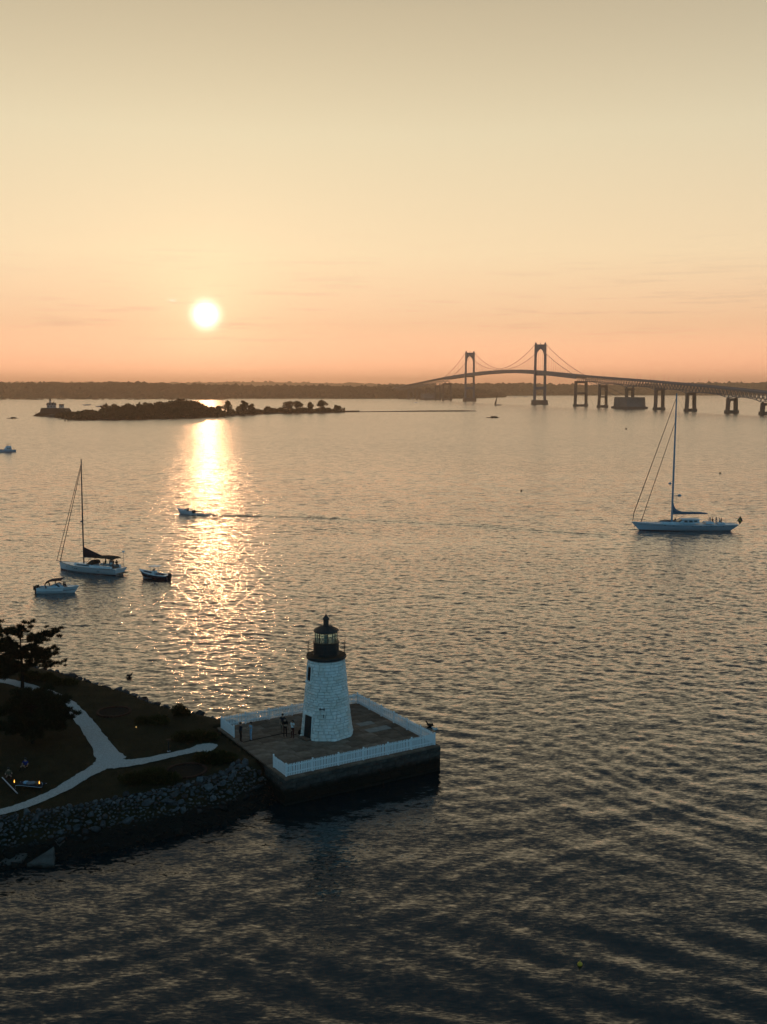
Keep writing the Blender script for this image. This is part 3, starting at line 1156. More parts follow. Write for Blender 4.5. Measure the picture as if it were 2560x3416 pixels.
facing = R(-90)
stones.sort(key=lambda s: -math.cos(s[4] - facing) * (s[3] - s[2]) * (s[1] - s[0]))
rest = MB()
vis = [s for s in stones if math.cos(s[4] - facing) > -0.1]
vis.sort(key=lambda s: -(s[3] - s[2]) * (s[1] - s[0]) * max(0.05, math.cos(s[4] - facing)))
big = set(id(s) for s in vis[:298])
for i, s in enumerate(stones):
    vs, fs = stone_geo(s[0], s[1], s[2], s[3], i)
    if id(s) in big:
        MB().add(vs, fs).build('stone', M['tower'], LH)
    else:
        rest.add(vs, fs)
rest.build('other_stones', M['tower'], LH, kind='stuff')


def radial(az, r, z):
    return Vector((r * math.cos(az), r * math.sin(az), z))


def frame_at(az, lean=0.0):
    """axes at a place on the wall: across, outward, up"""
    out = Vector((math.cos(az), math.sin(az), 0))
    ac = Vector((-math.sin(az), math.cos(az), 0))
    return ac, out


def wall_box(name, az, r, z0, z1, wd, dp, m, parent=LH, off=0.0):
    ac, out = frame_at(az)
    slope = (R1 - R0) / T_H
    zc = (z0 + z1) / 2
    c = out * (r + off) + Vector((0, 0, zc)) 
    Mx = Matrix((ac, out, Vector((0, 0, 1)) + out * slope)).transposed()
    return MB().box(c, (wd, dp, z1 - z0), Mx).build(name, m, parent)


# door: black leaf in a deep white reveal on the landward side
rd = tower_r(1.0, door_az - OCT0)
dr_ = wall_box('door', door_az, rd, 0.05, 2.12, 0.92, 0.12, M['door'], off=-0.03)
wall_box('door_frame', door_az + 0.53 / rd, rd, 0.0, 2.22, 0.12, 0.14, M['tower'], off=0.0)
wall_box('door_frame', door_az - 0.53 / rd, rd, 0.0, 2.22, 0.12, 0.14, M['tower'], off=0.0)
wall_box('lintel', door_az, tower_r(2.25, door_az - OCT0), 2.14, 2.34, 1.2, 0.22, M['tower'], off=0.0)
wall_box('door_step', door_az, rd + 0.42, 0.02, 0.14, 1.2, 0.5, M['paving'])
wall_box('handle', door_az + 0.33 / rd, rd, 1.0, 1.12, 0.04, 0.05, M['rust'], parent=LH, off=-0.02)
rw = tower_r(5.8, win_az - OCT0)
wall_box('window', win_az, rw, 5.22, 6.42, 0.55, 0.06, M['dglass'], off=-0.02)
wall_box('window_frame', win_az + 0.32 / rw, rw, 5.15, 6.5, 0.09, 0.14, M['tower'])
wall_box('window_frame', win_az - 0.32 / rw, rw, 5.15, 6.5, 0.09, 0.14, M['tower'])
wall_box('window_sill', win_az, tower_r(5.1, win_az - OCT0), 5.05, 5.15, 0.86, 0.26, M['tower'])
wall_box('glazing_bar', win_az, rw, 5.80, 5.84, 0.55, 0.04, M['mortar'], off=-0.06)

# gallery
GZ0 = T_H
b = MB().lathe([(1.60, GZ0 - 0.03), (1.76, GZ0 + 0.02), (1.84, GZ0 + 0.12), (1.84, GZ0 + 0.27), (1.80, GZ0 + 0.30)], 32)
b.build('gallery', M['black'], LH, smooth=30)
MB().lathe([(1.78, GZ0 + 0.301), (1.78, GZ0 + 0.335), (1.2, GZ0 + 0.34)], 32).build('gallery_deck', M['rust'], LH, smooth=30)
GD0 = GZ0 + 0.33
nr = 10
ring = [radial(2 * PI * (k + 0.5) / nr, 1.72, 0) for k in range(nr)]
for p in ring:
    MB().tube([p + Vector((0, 0, GD0)), p + Vector((0, 0, GD0 + 1.12))], 0.02, 6).build('rail_post', M['black'], LH)
for zz_ in (0.36, 0.74, 1.12):
    bmr = MB()
    for k in range(nr):
        bmr.bar(ring[k] + Vector((0, 0, GD0 + zz_)), ring[(k + 1) % nr] + Vector((0, 0, GD0 + zz_)), 0.024, 0.024)
    bmr.build('hand_rail', M['black'], LH)
# watch room drum, lantern
b = MB().lathe([(1.20, GD0), (1.20, GD0 + 0.08), (1.16, GD0 + 0.1), (1.16, GD0 + 1.12), (1.2, GD0 + 1.15), (1.2, GD0 + 1.22), (1.0, GD0 + 1.23)], 32)
b.build('drum', M['black'], LH, smooth=30)
LZ0, LZ1 = GD0 + 1.22, GD0 + 2.14
ng = 8
for k in range(ng):
    a0, a1 = 2 * PI * k / ng + 0.2, 2 * PI * (k + 1) / ng + 0.2
    p0, p1 = radial(a0, 1.0, 0), radial(a1, 1.0, 0)
    MB().box(p0 + Vector((0, 0, (LZ0 + LZ1) / 2)), (0.075, 0.075, LZ1 - LZ0), (0, 0, a0)).build('mullion', M['black'], LH)
    mid = (p0 + p1) / 2
    MB().box(mid + Vector((0, 0, (LZ0 + LZ1) / 2)), ((p1 - p0).length - 0.085, 0.012, LZ1 - LZ0 - 0.01), (0, 0, (a0 + a1) / 2 + PI / 2)).build('pane', M['glass'], LH)
ln = MB().lathe([(0.18, LZ0 - 0.05), (0.18, LZ0 + 0.12), (0.10, LZ0 + 0.14), (0.10, LZ0 + 0.20), (0.17, LZ0 + 0.26), (0.20, LZ0 + 0.38), (0.17, LZ0 + 0.5), (0.08, LZ0 + 0.54), (0.04, LZ0 + 0.6)], 16).build('lens', M['lens'], LH, smooth=40)
MB().lathe([(1.06, LZ1 - 0.06), (1.12, LZ1), (1.16, LZ1 + 0.03), (1.14, LZ1 + 0.10), (1.02, LZ1 + 0.19), (0.60, LZ1 + 0.39), (0.36, LZ1 + 0.50), (0.34, LZ1 + 0.54), (0.30, LZ1 + 0.58), (0.26, LZ1 + 0.60)], 16).build('lantern_roof', M['copper'], LH, smooth=30)
for k in range(16):
    a = 2 * PI * k / 16
    MB().tube([radial(a, 1.15, LZ1 + 0.11), radial(a, 1.03, LZ1 + 0.20), radial(a, 0.38, LZ1 + 0.51)], 0.014, 5).build('roof_seam', M['copper'], LH)
vent = MB().lathe([(0.25, LZ1 + 0.58), (0.25, LZ1 + 1.10), (0.33, LZ1 + 1.12), (0.33, LZ1 + 1.18), (0.27, LZ1 + 1.22), (0.22, LZ1 + 1.30), (0.10, LZ1 + 1.45), (0.03, LZ1 + 1.60)], 16).build('ventilator', M['copper'], LH, smooth=30)
MB().tube([(0, 0, LZ1 + 1.55), (0, 0, LZ1 + 2.0), (0, 0, LZ1 + 3.0)], [0.025, 0.018, 0.008], 6).build('lightning_rod', M['black'], vent)
MB().tube([(0.10, 0.1, LZ1 + 1.2), (0.10, 0.1, LZ1 + 2.9)], [0.010, 0.006], 5).build('aerial', M['black'], vent)
MB().tube([radial(R(10), 1.14, LZ1 + 0.05), radial(R(10), 1.24, LZ1 + 0.22), radial(R(-5), 1.30, LZ1 + 0.36)], [0.025, 0.02, 0.012], 6).build('bracket', M['pale'], LH)
MB().tube([radial(R(6), 1.72, GD0 + 0.2), radial(R(6), 1.72, GD0 + 1.9)], 0.015, 5).build('aerial', M['black'], LH)
MB().tube([(0.3, 0, LZ1 + 1.3), radial(R(2), 1.2, LZ1 + 0.35)], 0.007, 4).build('stay_wire', M['black'], LH)
# wall fixings: a small iron bracket frame on the masonry
for (dx, z0) in ((-0.35, 2.72), (0.0, 2.72), (-0.05, 2.1)):
    az = facing + dx / 2.0 - 0.05
    wall_box('iron_fixing', az, tower_r(z0, az - OCT0), z0, z0 + 0.3, 0.05, 0.05, M['black'], off=0.05)
wall_box('iron_fixing', facing - 0.14, tower_r(2.9, facing - OCT0), 2.84, 2.89, 0.5, 0.04, M['black'], off=0.06)

# ------------------------------------------------------------------ people: one skinned body each
def person(name, label, loc, rz, pose, cloth, height=1.72, hair='short', group=None, seat=0.0):
    """pose: dict of joint overrides in a 1.72 m body facing +y; cloth: materials for torso, legs, arms"""
    k = height / 1.72
    J = dict(pelvis=(0, 0, .96), waist=(0, 0, 1.10), chest=(0, 0.01, 1.30), neck=(0, 0, 1.47), jaw=(0, .035, 1.545), skull=(0, .015, 1.635), nose=(0, .118, 1.595),
             shL=(-.175, 0, 1.41), elL=(-.24, -.02, 1.14), wrL=(-.25, .06, .90), paL=(-.25, .08, .82),
             shR=(.175, 0, 1.41), elR=(.24, -.02, 1.14), wrR=(.25, .06, .90), paR=(.25, .08, .82),
             hpL=(-.095, 0, .91), knL=(-.105, .03, .50), anL=(-.11, -.02, .085), toL=(-.13, .15, .035),
             hpR=(.095, 0, .91), knR=(.105, .03, .50), anR=(.11, -.02, .085), toR=(.13, .15, .035))
    J.update(pose)
    E = [('pelvis', 'waist'), ('waist', 'chest'), ('chest', 'neck'), ('neck', 'jaw'), ('jaw', 'skull'), ('skull', 'nose')]
    rad = dict(pelvis=.135, waist=.115, chest=.145, neck=.055, jaw=.075, skull=.098, nose=.016)
    for s in 'LR':
        E += [('chest', 'sh' + s), ('sh' + s, 'el' + s), ('el' + s, 'wr' + s), ('wr' + s, 'pa' + s), ('pelvis', 'hp' + s), ('hp' + s, 'kn' + s), ('kn' + s, 'an' + s), ('an' + s, 'to' + s)]
        rad.update({'sh' + s: .062, 'el' + s: .043, 'wr' + s: .028, 'pa' + s: .034, 'hp' + s: .098, 'kn' + s: .062, 'an' + s: .043, 'to' + s: .036})
        wv, pv_ = Vector(J['wr' + s]), Vector(J['pa' + s])
        d = (pv_ - wv).normalized()
        sid = d.cross(Vector((0, 1, 0.01))).normalized()
        bend = d.cross(sid)
        for i, ln_ in enumerate((.065, .082, .09, .084, .068)):
            off = (i - 2) * 0.019
            base = pv_ + sid * off + d * 0.012
            if i == 0:
                base = wv + (pv_ - wv) * 0.55 + sid * (-0.035)
                tip = base + (d * 0.7 - sid * 0.75).normalized() * ln_
            else:
                tip = base + (d + bend * 0.35).normalized() * ln_
            J['f%s%d' % (s, i)] = tuple(tip)
            E.append(('pa' + s, 'f%s%d' % (s, i)))
            rad['f%s%d' % (s, i)] = .009
    names = list(J)
    ix = {n: i for i, n in enumerate(names)}
    me = bpy.data.meshes.new('skeleton')
    me.from_pydata([Vector(J[n]) * k for n in names], [(ix[a], ix[b_]) for a, b_ in E], [])
    tmp = bpy.data.objects.new('skeleton', me)
    C.objects.link(tmp)
    md = tmp.modifiers.new('Skin', 'SKIN')
    md.use_smooth_shade = True
    sv = me.skin_vertices[0].data
    for n in names:
        sv[ix[n]].radius = (rad[n] * k * (1.12 if n in ('chest', 'pelvis', 'waist') else 1.0), rad[n] * k)
        sv[ix[n]].use_root = n == 'pelvis'
    ms = tmp.modifiers.new('Sub', 'SUBSURF')
    ms.levels = ms.render_levels = 1
    dg = bpy.context.evaluated_depsgraph_get()
    body = bpy.data.meshes.new_from_object(tmp.evaluated_get(dg))
    bpy.data.objects.remove(tmp)
    body.materials.clear()
    for m in (M['skin'], M[cloth[0]], M[cloth[1]], M['cl_black'], M[cloth[2]] if len(cloth) > 2 else M['skin']):
        body.materials.append(m)
    body.name = name
    reg = {}
    for n in names:
        reg[n] = 0
    for n in ('waist', 'chest', 'shL', 'shR'):
        reg[n] = 1
    for n in ('pelvis', 'hpL', 'hpR', 'knL', 'knR'):
        reg[n] = 2
    for n in ('anL', 'anR'):
        reg[n] = 2 if len(cloth) < 4 else 0
    for n in ('toL', 'toR'):
        reg[n] = 3
    for n in ('elL', 'elR'):
        reg[n] = 4
    jp = np.array([J[n] for n in names]) * k
    for p in body.polygons:
        c = np.array(p.center)
        i = int(np.argmin(((jp - c) ** 2).sum(1)))
        p.material_index = reg[names[i]]
        p.use_smooth = True
    o = link(name, body, None, None, loc)
    o.rotation_euler = (0, 0, rz)
    tag(o, label, 'person', group)
    h = MB()
    sk = Vector(J['skull']) * k
    h.ico((sk.x, sk.y - .022, sk.z + .022), (.105 * k, .118 * k, .108 * k), 2, 0.04, 3)
    if hair == 'long':
        h.ico((sk.x, sk.y - .085, sk.z - .13), (.10 * k, .06 * k, .2 * k), 2, 0.05, 4)
    h.build('hair', M['hair'], o, smooth=60)
    for s in (-1, 1):
        MB().ico((sk.x + s * .036, sk.y + .088, sk.z - .012), .012, 1, 0).build('eye', M['cl_black'], o)
    return o


reach = dict(elR=(.2, .2, 1.16), wrR=(.12, .42, 1.12), paR=(.10, .5, 1.13), elL=(-.2, .16, 1.14), wrL=(-.12, .38, 1.1), paL=(-.1, .46, 1.11))
pA = at_z(803.5, 2474, ZP + 0.02)
pB = at_z(838, 2468, ZP + 0.02)
az_ab = math.atan2(pB.y - pA.y, pB.x - pA.x) - PI / 2
person('person', 'person in navy top facing the light blue figure, hands held out', pA, az_ab, reach, ('cl_navy', 'cl_black'), 1.78, group='people on the pier')
person('person', 'person in light blue clothes reaching to the figure in navy', pB, az_ab + PI, reach, ('cl_blue', 'cl_blue'), 1.66, group='people on the pier')
person('person', 'person in black with hands folded, nearer of the dark pair by the tower', at_z(952, 2457, ZP + 0.02), R(200), dict(elR=(.22, .04, 1.14), wrR=(.08, .2, 1.08), paR=(.02, .23, 1.07), elL=(-.22, .04, 1.14), wrL=(-.08, .2, 1.05), paL=(-.02, .23, 1.04)), ('cl_black', 'cl_black', 'cl_black'), 1.76, group='people on the pier')
person('person', 'person half hidden behind the figure in black by the tower', at_z(944, 2443, ZP + 0.02), R(170), {}, ('cl_navy', 'cl_khaki'), 1.76, group='people on the pier')
person('person', 'long haired person in white top beside the tower door', at_z(977, 2462, ZP + 0.02), R(150), dict(elL=(-.26, .1, 1.16), wrL=(-.2, .24, 1.3), paL=(-.17, .28, 1.37)), ('cl_white', 'cl_red'), 1.68, 'long', group='people on the pier')
# dark bag left by the door
p = at_z(1006, 2452, ZP)
b = MB()
b.ico((0, 0, 0.24), (0.34, 0.22, 0.26), 2, 0.10, 5)
b.tube([(-0.16, 0, 0.42), (-0.08, 0, 0.60), (0.08, 0, 0.60), (0.16, 0, 0.42)], 0.018, 6)
tag(b.build('bag', M['cl_black'], loc=(p.x, p.y, ZP + 0.01), smooth=60), 'dark soft bag on the paving beside the tower door', 'bag')
# dark cable across the paving
b = MB()
cp = [at_z(812, 2476, ZP + 0.03), at_z(850, 2467, ZP + 0.03), at_z(900, 2456, ZP + 0.03), at_z(948, 2446, ZP + 0.03), at_z(990, 2450, ZP + 0.03)]
b.tube(cp, 0.03, 6)
tag(b.build('cable', M['cl_black'], smooth=60), 'dark hose lying across the paving from the lawn to the tower', 'hose')


# ------------------------------------------------------------------ foliage
def tri_cloud(centers, dirs, size, q, blades=1, spread=1.0, wide=0.35):
    """leaf-sized triangles: one per centre per blade"""
    n = len(centers)
    Cn = np.repeat(centers, blades, 0)
    D = np.repeat(dirs, blades, 0) + q.normal(size=(n * blades, 3)) * spread
    D /= np.linalg.norm(D, axis=1)[:, None] + 1e-9
    S = np.cross(D, q.normal(size=D.shape))
    S /= np.linalg.norm(S, axis=1)[:, None] + 1e-9
    L = size * (0.6 + 0.8 * q.rand(len(D)))[:, None]
    A = Cn - S * L * wide / 2
    B = Cn + S * L * wide / 2
    T = Cn + D * L
    V = np.stack([A, B, T], 1).reshape(-1, 3)
    return V, np.arange(len(V)).reshape(-1, 3)


def blob_points(blobs, n, q, shell=0.55):
    w_ = np.array([b[3] * b[4] + b[4] * b[5] + b[3] * b[5] for b in blobs])
    pick = q.choice(len(blobs), n, p=w_ / w_.sum())
    B = np.array(blobs)[pick]
    d = q.normal(size=(n, 3))
    d /= np.linalg.norm(d, axis=1)[:, None]
    r = shell + (1 - shell) * q.rand(n)
    P = B[:, :3] + d * r[:, None] * B[:, 3:6]
    return P, d


def pine(label, loc, hgt, limbs, seed, tufts=5600, fallen=0.0):
    """limbs: (attach height, azimuth, length, rise, pad radius)"""
    q = np.random.RandomState(seed)
    t = thing('pine_tree', label, 'tree', loc, 0, 'pines on the lawn')
    lean = [(0, 0, -0.3), (0.1, 0.05, hgt * 0.3), (-0.05, 0.1, hgt * 0.6), (0.05, 0.0, hgt * 0.97)]
    MB().tube(lean, [0.20, 0.16, 0.10, 0.03], 9).build('trunk', M['bark'], t, smooth=60)
    blobs = []
    limbs = limbs + [(hgt * (.35 + .6 * q.rand()), 360 * q.rand(), 1.0 + 1.2 * q.rand() * (1.2 - .4), .2 * q.normal(), .75) for _ in range(4)]
    for (za, az, ln_, rise, pr) in limbs:
        az = R(az)
        d = Vector((math.cos(az), math.sin(az), 0))
        p0 = Vector((0.02, 0.03, za))
        p1 = p0 + d * ln_ * 0.45 + Vector((0, 0, rise * 0.3))
        p2 = p0 + d * ln_ + Vector((0, 0, rise))
        MB().tube([p0, p1, p2], [0.065, 0.045, 0.012], 6).build('limb', M['bark'], t)
        m = max(2, int(ln_ / 0.55))
        for i in range(m):
            f = 0.30 + 0.74 * (i + 0.5) / m
            c = p0.lerp(p2, f) if f < 1 else p2 + d * (f - 1) * ln_
            for _ in range(4):
                s = pr * (0.26 + 0.26 * q.rand())
                blobs.append((c.x + q.normal() * pr * .45, c.y + q.normal() * pr * .45, c.z + 0.1 + q.normal() * 0.26, s, s, s * (0.4 + 0.35 * q.rand())))
    P, d = blob_points(blobs, tufts, q, 0.2)
    d[:, 2] = np.abs(d[:, 2]) + 0.5
    V, Fc = tri_cloud(P, d, 0.30, q, 11, 0.7, 0.20)
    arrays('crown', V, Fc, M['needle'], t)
    return t


g1 = at_z(75, 2296, ZP)
pine('open branched pine standing by the path at the back shore', (g1.x, g1.y, gz(g1.x, g1.y)), 6.6,
     [(6.2, 200, 1.2, 0.2, .6), (6.3, 20, 1.0, 0.3, .5), (5.2, 3, 3.9, 0.75, .62), (5.0, -18, 2.9, 0.5, .55), (5.3, 120, 1.6, .4, .6), (4.9, 185, 1.8, .3, .7), (3.7, 2, 3.5, .2, .66),
      (4.2, -30, 2.2, .2, .6), (4.0, 170, 2.4, .2, .8), (3.3, 15, 2.6, -.1, .6), (3.4, 250, 1.8, .1, .7), (3.2, 90, 1.8, .1, .7), (2.6, -4, 3.2, -.2, .45), (2.5, 200, 2.0, .0, .8), (2.2, -60, 1.6, .0, .7), (2.1, 140, 1.8, .0, .8), (2.6, 4, 4.6, -.05, .26)], 31)
g1 = at_z(-40, 2330, ZP)
pine('tall pine cut off by the frame edge above the path', (g1.x, g1.y, gz(g1.x, g1.y)), 8.6,
     [(8.3, 0, .8, .4, .6), (8.0, 160, 1.0, .3, .7), (7.4, 20, 1.6, .3, .7), (7.0, 250, 1.5, .2, .8), (6.6, -10, 1.9, .3, .75), (6.0, 100, 1.8, .2, .8), (5.6, -35, 2.0, .1, .8), (5.0, 15, 2.2, .0, .9), (4.6, 200, 2.2, .1, .9), (4.2, -60, 2.0, .0, .9),
      (3.8, 5, 2.4, -.1, .9), (3.4, 140, 2.2, .0, .9), (3.0, -25, 2.4, -.1, 1.0), (2.5, 250, 2.2, 0, 1.), (2.2, 40, 2.2, -.1, .9)], 32, 7000)
g1 = at_z(110, 2478, ZP)
pine('low spreading dark pine between the fork and the frame edge', (g1.x, g1.y, gz(g1.x, g1.y)), 4.4,
     [(4.1, 20, 1.2, .2, .8), (4.0, 200, 1.2, .2, .8), (3.6, 75, 2.2, .4, .9), (3.4, -10, 2.6, .2, .8), (3.2, 35, 3.0, .3, .75), (3.0, 130, 2.4, .2, .9), (2.8, 180, 2.6, .1, 1.0), (2.6, -40, 2.4, .0, .9), (2.4, 15, 3.4, -.2, .7), (2.2, 55, 3.2, .0, .9),
      (2.1, 240, 2.2, .0, 1.0), (1.8, -10, 2.8, -.2, .9), (1.6, 100, 2.6, .0, 1.0), (1.5, 200, 2.6, -.1, 1.0), (1.4, -70, 2.2, -.1, .9)], 33, 9500)


def shrub(label, px, py, blobs, n, size, seed, group='shrubs on the lawn', m='shrub', zz_=None):
    q = np.random.RandomState(seed)
    p = at_z(px, py, ZP)
    z = gz(p.x, p.y) if zz_ is None else zz_
    t = thing('shrub', label, 'shrub', (p.x, p.y, z), 0, group)
    P, d = blob_points(blobs, n, q, 0.35)
    P[:, 2] = np.abs(P[:, 2])
    d[:, 2] += 0.3
    V, Fc = tri_cloud(P, d, size, q, 3, 0.9, 0.45)
    arrays('foliage', V, Fc, M[m], t)
    b = MB()
    for k in range(5):
        a = k * 1.26
        b.tube([(0, 0, -0.1), (0.25 * math.cos(a), 0.25 * math.sin(a), 0.4)], [0.03, 0.012], 5)
    b.build('stems', M['bark'], t)
    return t


shrub('rounded shrub between the path end and the pier paving', 714, 2540, [(-.9, .1, .35, .9, .7, .5), (.3, 0, .45, 1.0, .8, .6), (1.2, .2, .3, .8, .6, .45)], 1500, .2, 41)
shrub('dark shrub behind the path end, before the shore rocks', 650, 2468, [(-1, 0, .3, 1.1, .7, .5), (.4, .2, .35, 1.2, .8, .5), (1.4, .3, .25, .8, .6, .4)], 1400, .2, 42)
shrub('wide dark bush in front of the right path arm', 500, 2608, [(-1.2, 0, .3, 1.3, .8, .5), (.3, 0, .45, 1.3, .9, .7), (1.5, .1, .3, 1.0, .7, .5)], 1700, .2, 43)
shrub('low shrub by the shore rocks beyond the lit garden lamp', 512, 2412, [(-.8, 0, .25, 1.0, .6, .4), (.5, 0, .3, 1.1, .7, .5)], 1000, .2, 44)
shrub('small upright bush silhouetted among the back shore rocks', 598, 2385, [(0, 0, .5, .7, .5, .7), (.5, .1, .3, .6, .4, .4)], 800, .2, 45)
shrub('scrub at the back shore right of the open branched pine', 215, 2282, [(-1.0, 0, .3, 1.0, .7, .5), (.6, 0, .25, .9, .6, .4)], 900, .2, 46)
shrub('low scrub under the open branched pine', 130, 2268, [(-1.0, 0, .4, 1.2, .7, .6), (.8, 0, .35, 1.0, .6, .5)], 1000, .2, 47)
# rough grass over the lawn
q = np.random.RandomState(77)
n = 60000
gxr, gyr = -48 + 45 * q.rand(n), 68 + 42 * q.rand(n)
gzz, gdd = ground_z(gxr, gyr)
uu = (gxr - N_.x) * UX.x + (gyr - N_.y) * UX.y
vv_ = np.array(pv)
sel = (gdd > 2.6) & (uu < -0.5)
gp = np.stack([gxr, gyr, gzz - 0.01], 1)[sel]
# not on the gravel
keepg = np.ones(len(gp), bool)
for arm in (arm1, arm2, arm3):
    ln_ = [tuple(at_z(x, y, ZP)[:2]) for x, y, _ in arm]
    for (a, wa), (b2, wb) in zip(zip(ln_[:-1], [a[2] for a in arm[:-1]]), zip(ln_[1:], [a[2] for a in arm[1:]])):
        keepg &= seg_dist(gp[:, 0], gp[:, 1], [a, b2]) > max(wa, wb) / 2 + 0.02
gp = gp[keepg]
V, Fc = tri_cloud(gp, np.tile([0, 0, 1.0], (len(gp), 1)), 0.16, q, 2, 0.5, 0.16)
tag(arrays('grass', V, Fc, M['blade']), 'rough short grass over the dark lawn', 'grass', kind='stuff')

# ------------------------------------------------------------------ things on the lawn
def ring_bed(label, px, py, rad):
    p = at_z(px, py, ZP)
    z = gz(p.x, p.y)
    t = thing('fire_pit', label, 'fire pit', (p.x, p.y, z), 0, 'sunken brick rings in the lawn')
    MB().lathe([(rad - 0.1, 0.03), (rad - 0.2, 0.045), (0.01, 0.03)], 32).build('bed', M['soil'], t)
    n = 30
    bk = MB().box((0, 0, 0.05), (0.22, 2 * PI * rad / n * 0.93, 0.16)).mesh('brick')
    bk.materials.append(M['brick'])
    for i in range(n):
        a = 2 * PI * i / n
        o = link('brick', bk, None, t, (rad * math.cos(a), rad * math.sin(a), rnd.uniform(0, .02)))
        o.rotation_euler = (0, 0, a + rnd.uniform(-.03, .03))
    return t


ring_bed('round brick edged bed near the back shore rocks', 381, 2376, 1.55)
ring_bed('round brick edged bed above the riprap, before the right path arm', 622, 2571, 1.6)

p = at_z(563.6, 2505, ZP)
z = gz(p.x, p.y)
t = thing('bollard_light', 'slim black bollard light with flat hat beside the right path arm', 'light', (p.x, p.y, z))
MB().tube([(0, 0, -.05), (0, 0, 0.98)], 0.055, 10).build('post', M['black'], t)
MB().lathe([(0.16, 0), (0.16, 0.03), (0.06, 0.06)], 14).build('base', M['pale'], t)
MB().lathe([(0.05, 0.97), (0.05, 1.03)], 10).build('lamp', M['lampglow'], t)
MB().lathe([(0.22, 1.03), (0.22, 1.06), (0.05, 1.10)], 14).build('hat', M['rust'], t)
for (px, py, label) in ((455, 2434, 'small lit garden lamp low on the lawn inside the fork'), (184, 2276, 'small lit lamp by the back shore scrub')):
    p = at_z(px, py, ZP)
    z = gz(p.x, p.y)
    t = thing('garden_lamp', label, 'lamp', (p.x, p.y, z))
    MB().tube([(0, 0, -.05), (0, 0, 0.22)], 0.02, 6).build('stake', M['black'], t)
    MB().lathe([(0.03, 0.24), (0.05, 0.28), (0.045, 0.34), (0.03, 0.38)], 10).build('lamp', M['lampglow'], t)
    MB().lathe([(0.10, 0.37), (0.02, 0.42)], 10).build('cap', M['black'], t)

# daybed and torches with people at the frame edge
c22 = lambda x, y: (x / 7.536, 2480 + y / 7.536)
a0 = at_z(*c22(400, 1130), ZP)
a1 = at_z(*c22(1060, 1175), ZP)
t = thing('daybed', 'low daybed with pale tube frame and piled cushions on the lawn', 'daybed', (a0.x, a0.y, gz(a0.x, a0.y)), math.atan2(a1.y - a0.y, a1.x - a0.x))
LB = (a1 - a0).length
MB().tube([(-.05, 0, .05), (-.02, 0, .32), (.3, 0, .36), (LB - .2, 0, .30), (LB, 0, .34), (LB + .05, .05, .55), (LB - .06, .1, .72)], 0.022, 7).build('frame', M['pale'], t, smooth=60)
MB().tube([(-.05, .8, .05), (-.02, .8, .32), (.3, .8, .36), (LB - .2, .8, .30), (LB, .8, .34)], 0.022, 7).build('frame', M['pale'], t, smooth=60)
MB().box((LB / 2, .42, .34), (LB - .2, .8, .10)).build('mattress', M['cl_navy'], t)
for (x, y_, s, m) in ((.75, .4, .26, 'cl_blue'), (1.05, .35, .24, 'cushion'), (1.35, .42, .26, 'cushion'), (1.75, .45, .24, 'cl_khaki')):
    MB().ico((x * LB / 2.4, y_, .46), (s, .22, .13), 2, .08, 3).build('cushion', M[m], t, smooth=60)
for (px, py, label) in ((*c22(372, 1120), 'burning torch between the pale plank and the daybed'), (*c22(1000, 1150), 'burning torch at the hooked end of the daybed')):
    p = at_z(px, py, ZP)
    z = gz(p.x, p.y)
    t = thing('torch', label, 'torch', (p.x, p.y, z), 0, 'torches by the daybed')
    MB().tube([(0, 0, -.1), (0, 0, .42)], .018, 6).build('pole', M['oldwood'], t)
    MB().lathe([(.03, .40), (.055, .44), (.055, .52), (.03, .53)], 10).build('oil_can', M['black'], t)
    MB().lathe([(.012, .53), (.036, .57), (.030, .63), (.016, .71), (.004, .78)], 8).build('flame', M['flame'], t, smooth=60)
p0 = at_z(*c22(60, 890), ZP + .1)
p1 = at_z(*c22(420, 1270), ZP + .1)
b = MB()
b.bar((0, 0, 0), p1 - p0, 0.07, 0.05)
b.bar((0.05, .1, -.12), (p1 - p0) + Vector((.05, .1, -.12)), 0.05, 0.05)
tag(b.build('plank', M['pale'], loc=p0 + Vector((0, 0, .12))), 'pale plank edge of a low seat at the frame edge beside the torch', 'bench')
sit = dict(pelvis=(0, 0, .14), waist=(0, .02, .28), chest=(0, .05, .48), neck=(0, .07, .65), jaw=(0, .11, .725), skull=(0, .09, .815), nose=(0, .19, .775),
           shL=(-.175, .06, .59), elL=(-.26, .16, .36), wrL=(-.14, .36, .34), paL=(-.1, .42, .36), shR=(.175, .06, .59), elR=(.26, .16, .36), wrR=(.14, .36, .34), paR=(.1, .42, .36),
           hpL=(-.1, .02, .12), knL=(-.2, .38, .40), anL=(-.16, .62, .09), toL=(-.17, .78, .04), hpR=(.1, .02, .12), knR=(.2, .38, .40), anR=(.16, .62, .09), toR=(.17, .78, .04))
p = at_z(88, 2560, ZP)
person('person', 'person in royal blue top sitting on the grass behind the daybed', (p.x, p.y, gz(p.x, p.y)), R(170), sit, ('cl_royal', 'cl_black'), 1.75, group='people sitting on the lawn')
p = at_z(30, 2592, ZP)
person('person', 'bare armed person sitting on the grass behind the pale plank', (p.x, p.y, gz(p.x, p.y)), R(200), sit, ('cl_khaki', 'cl_red'), 1.70, group='people sitting on the lawn')

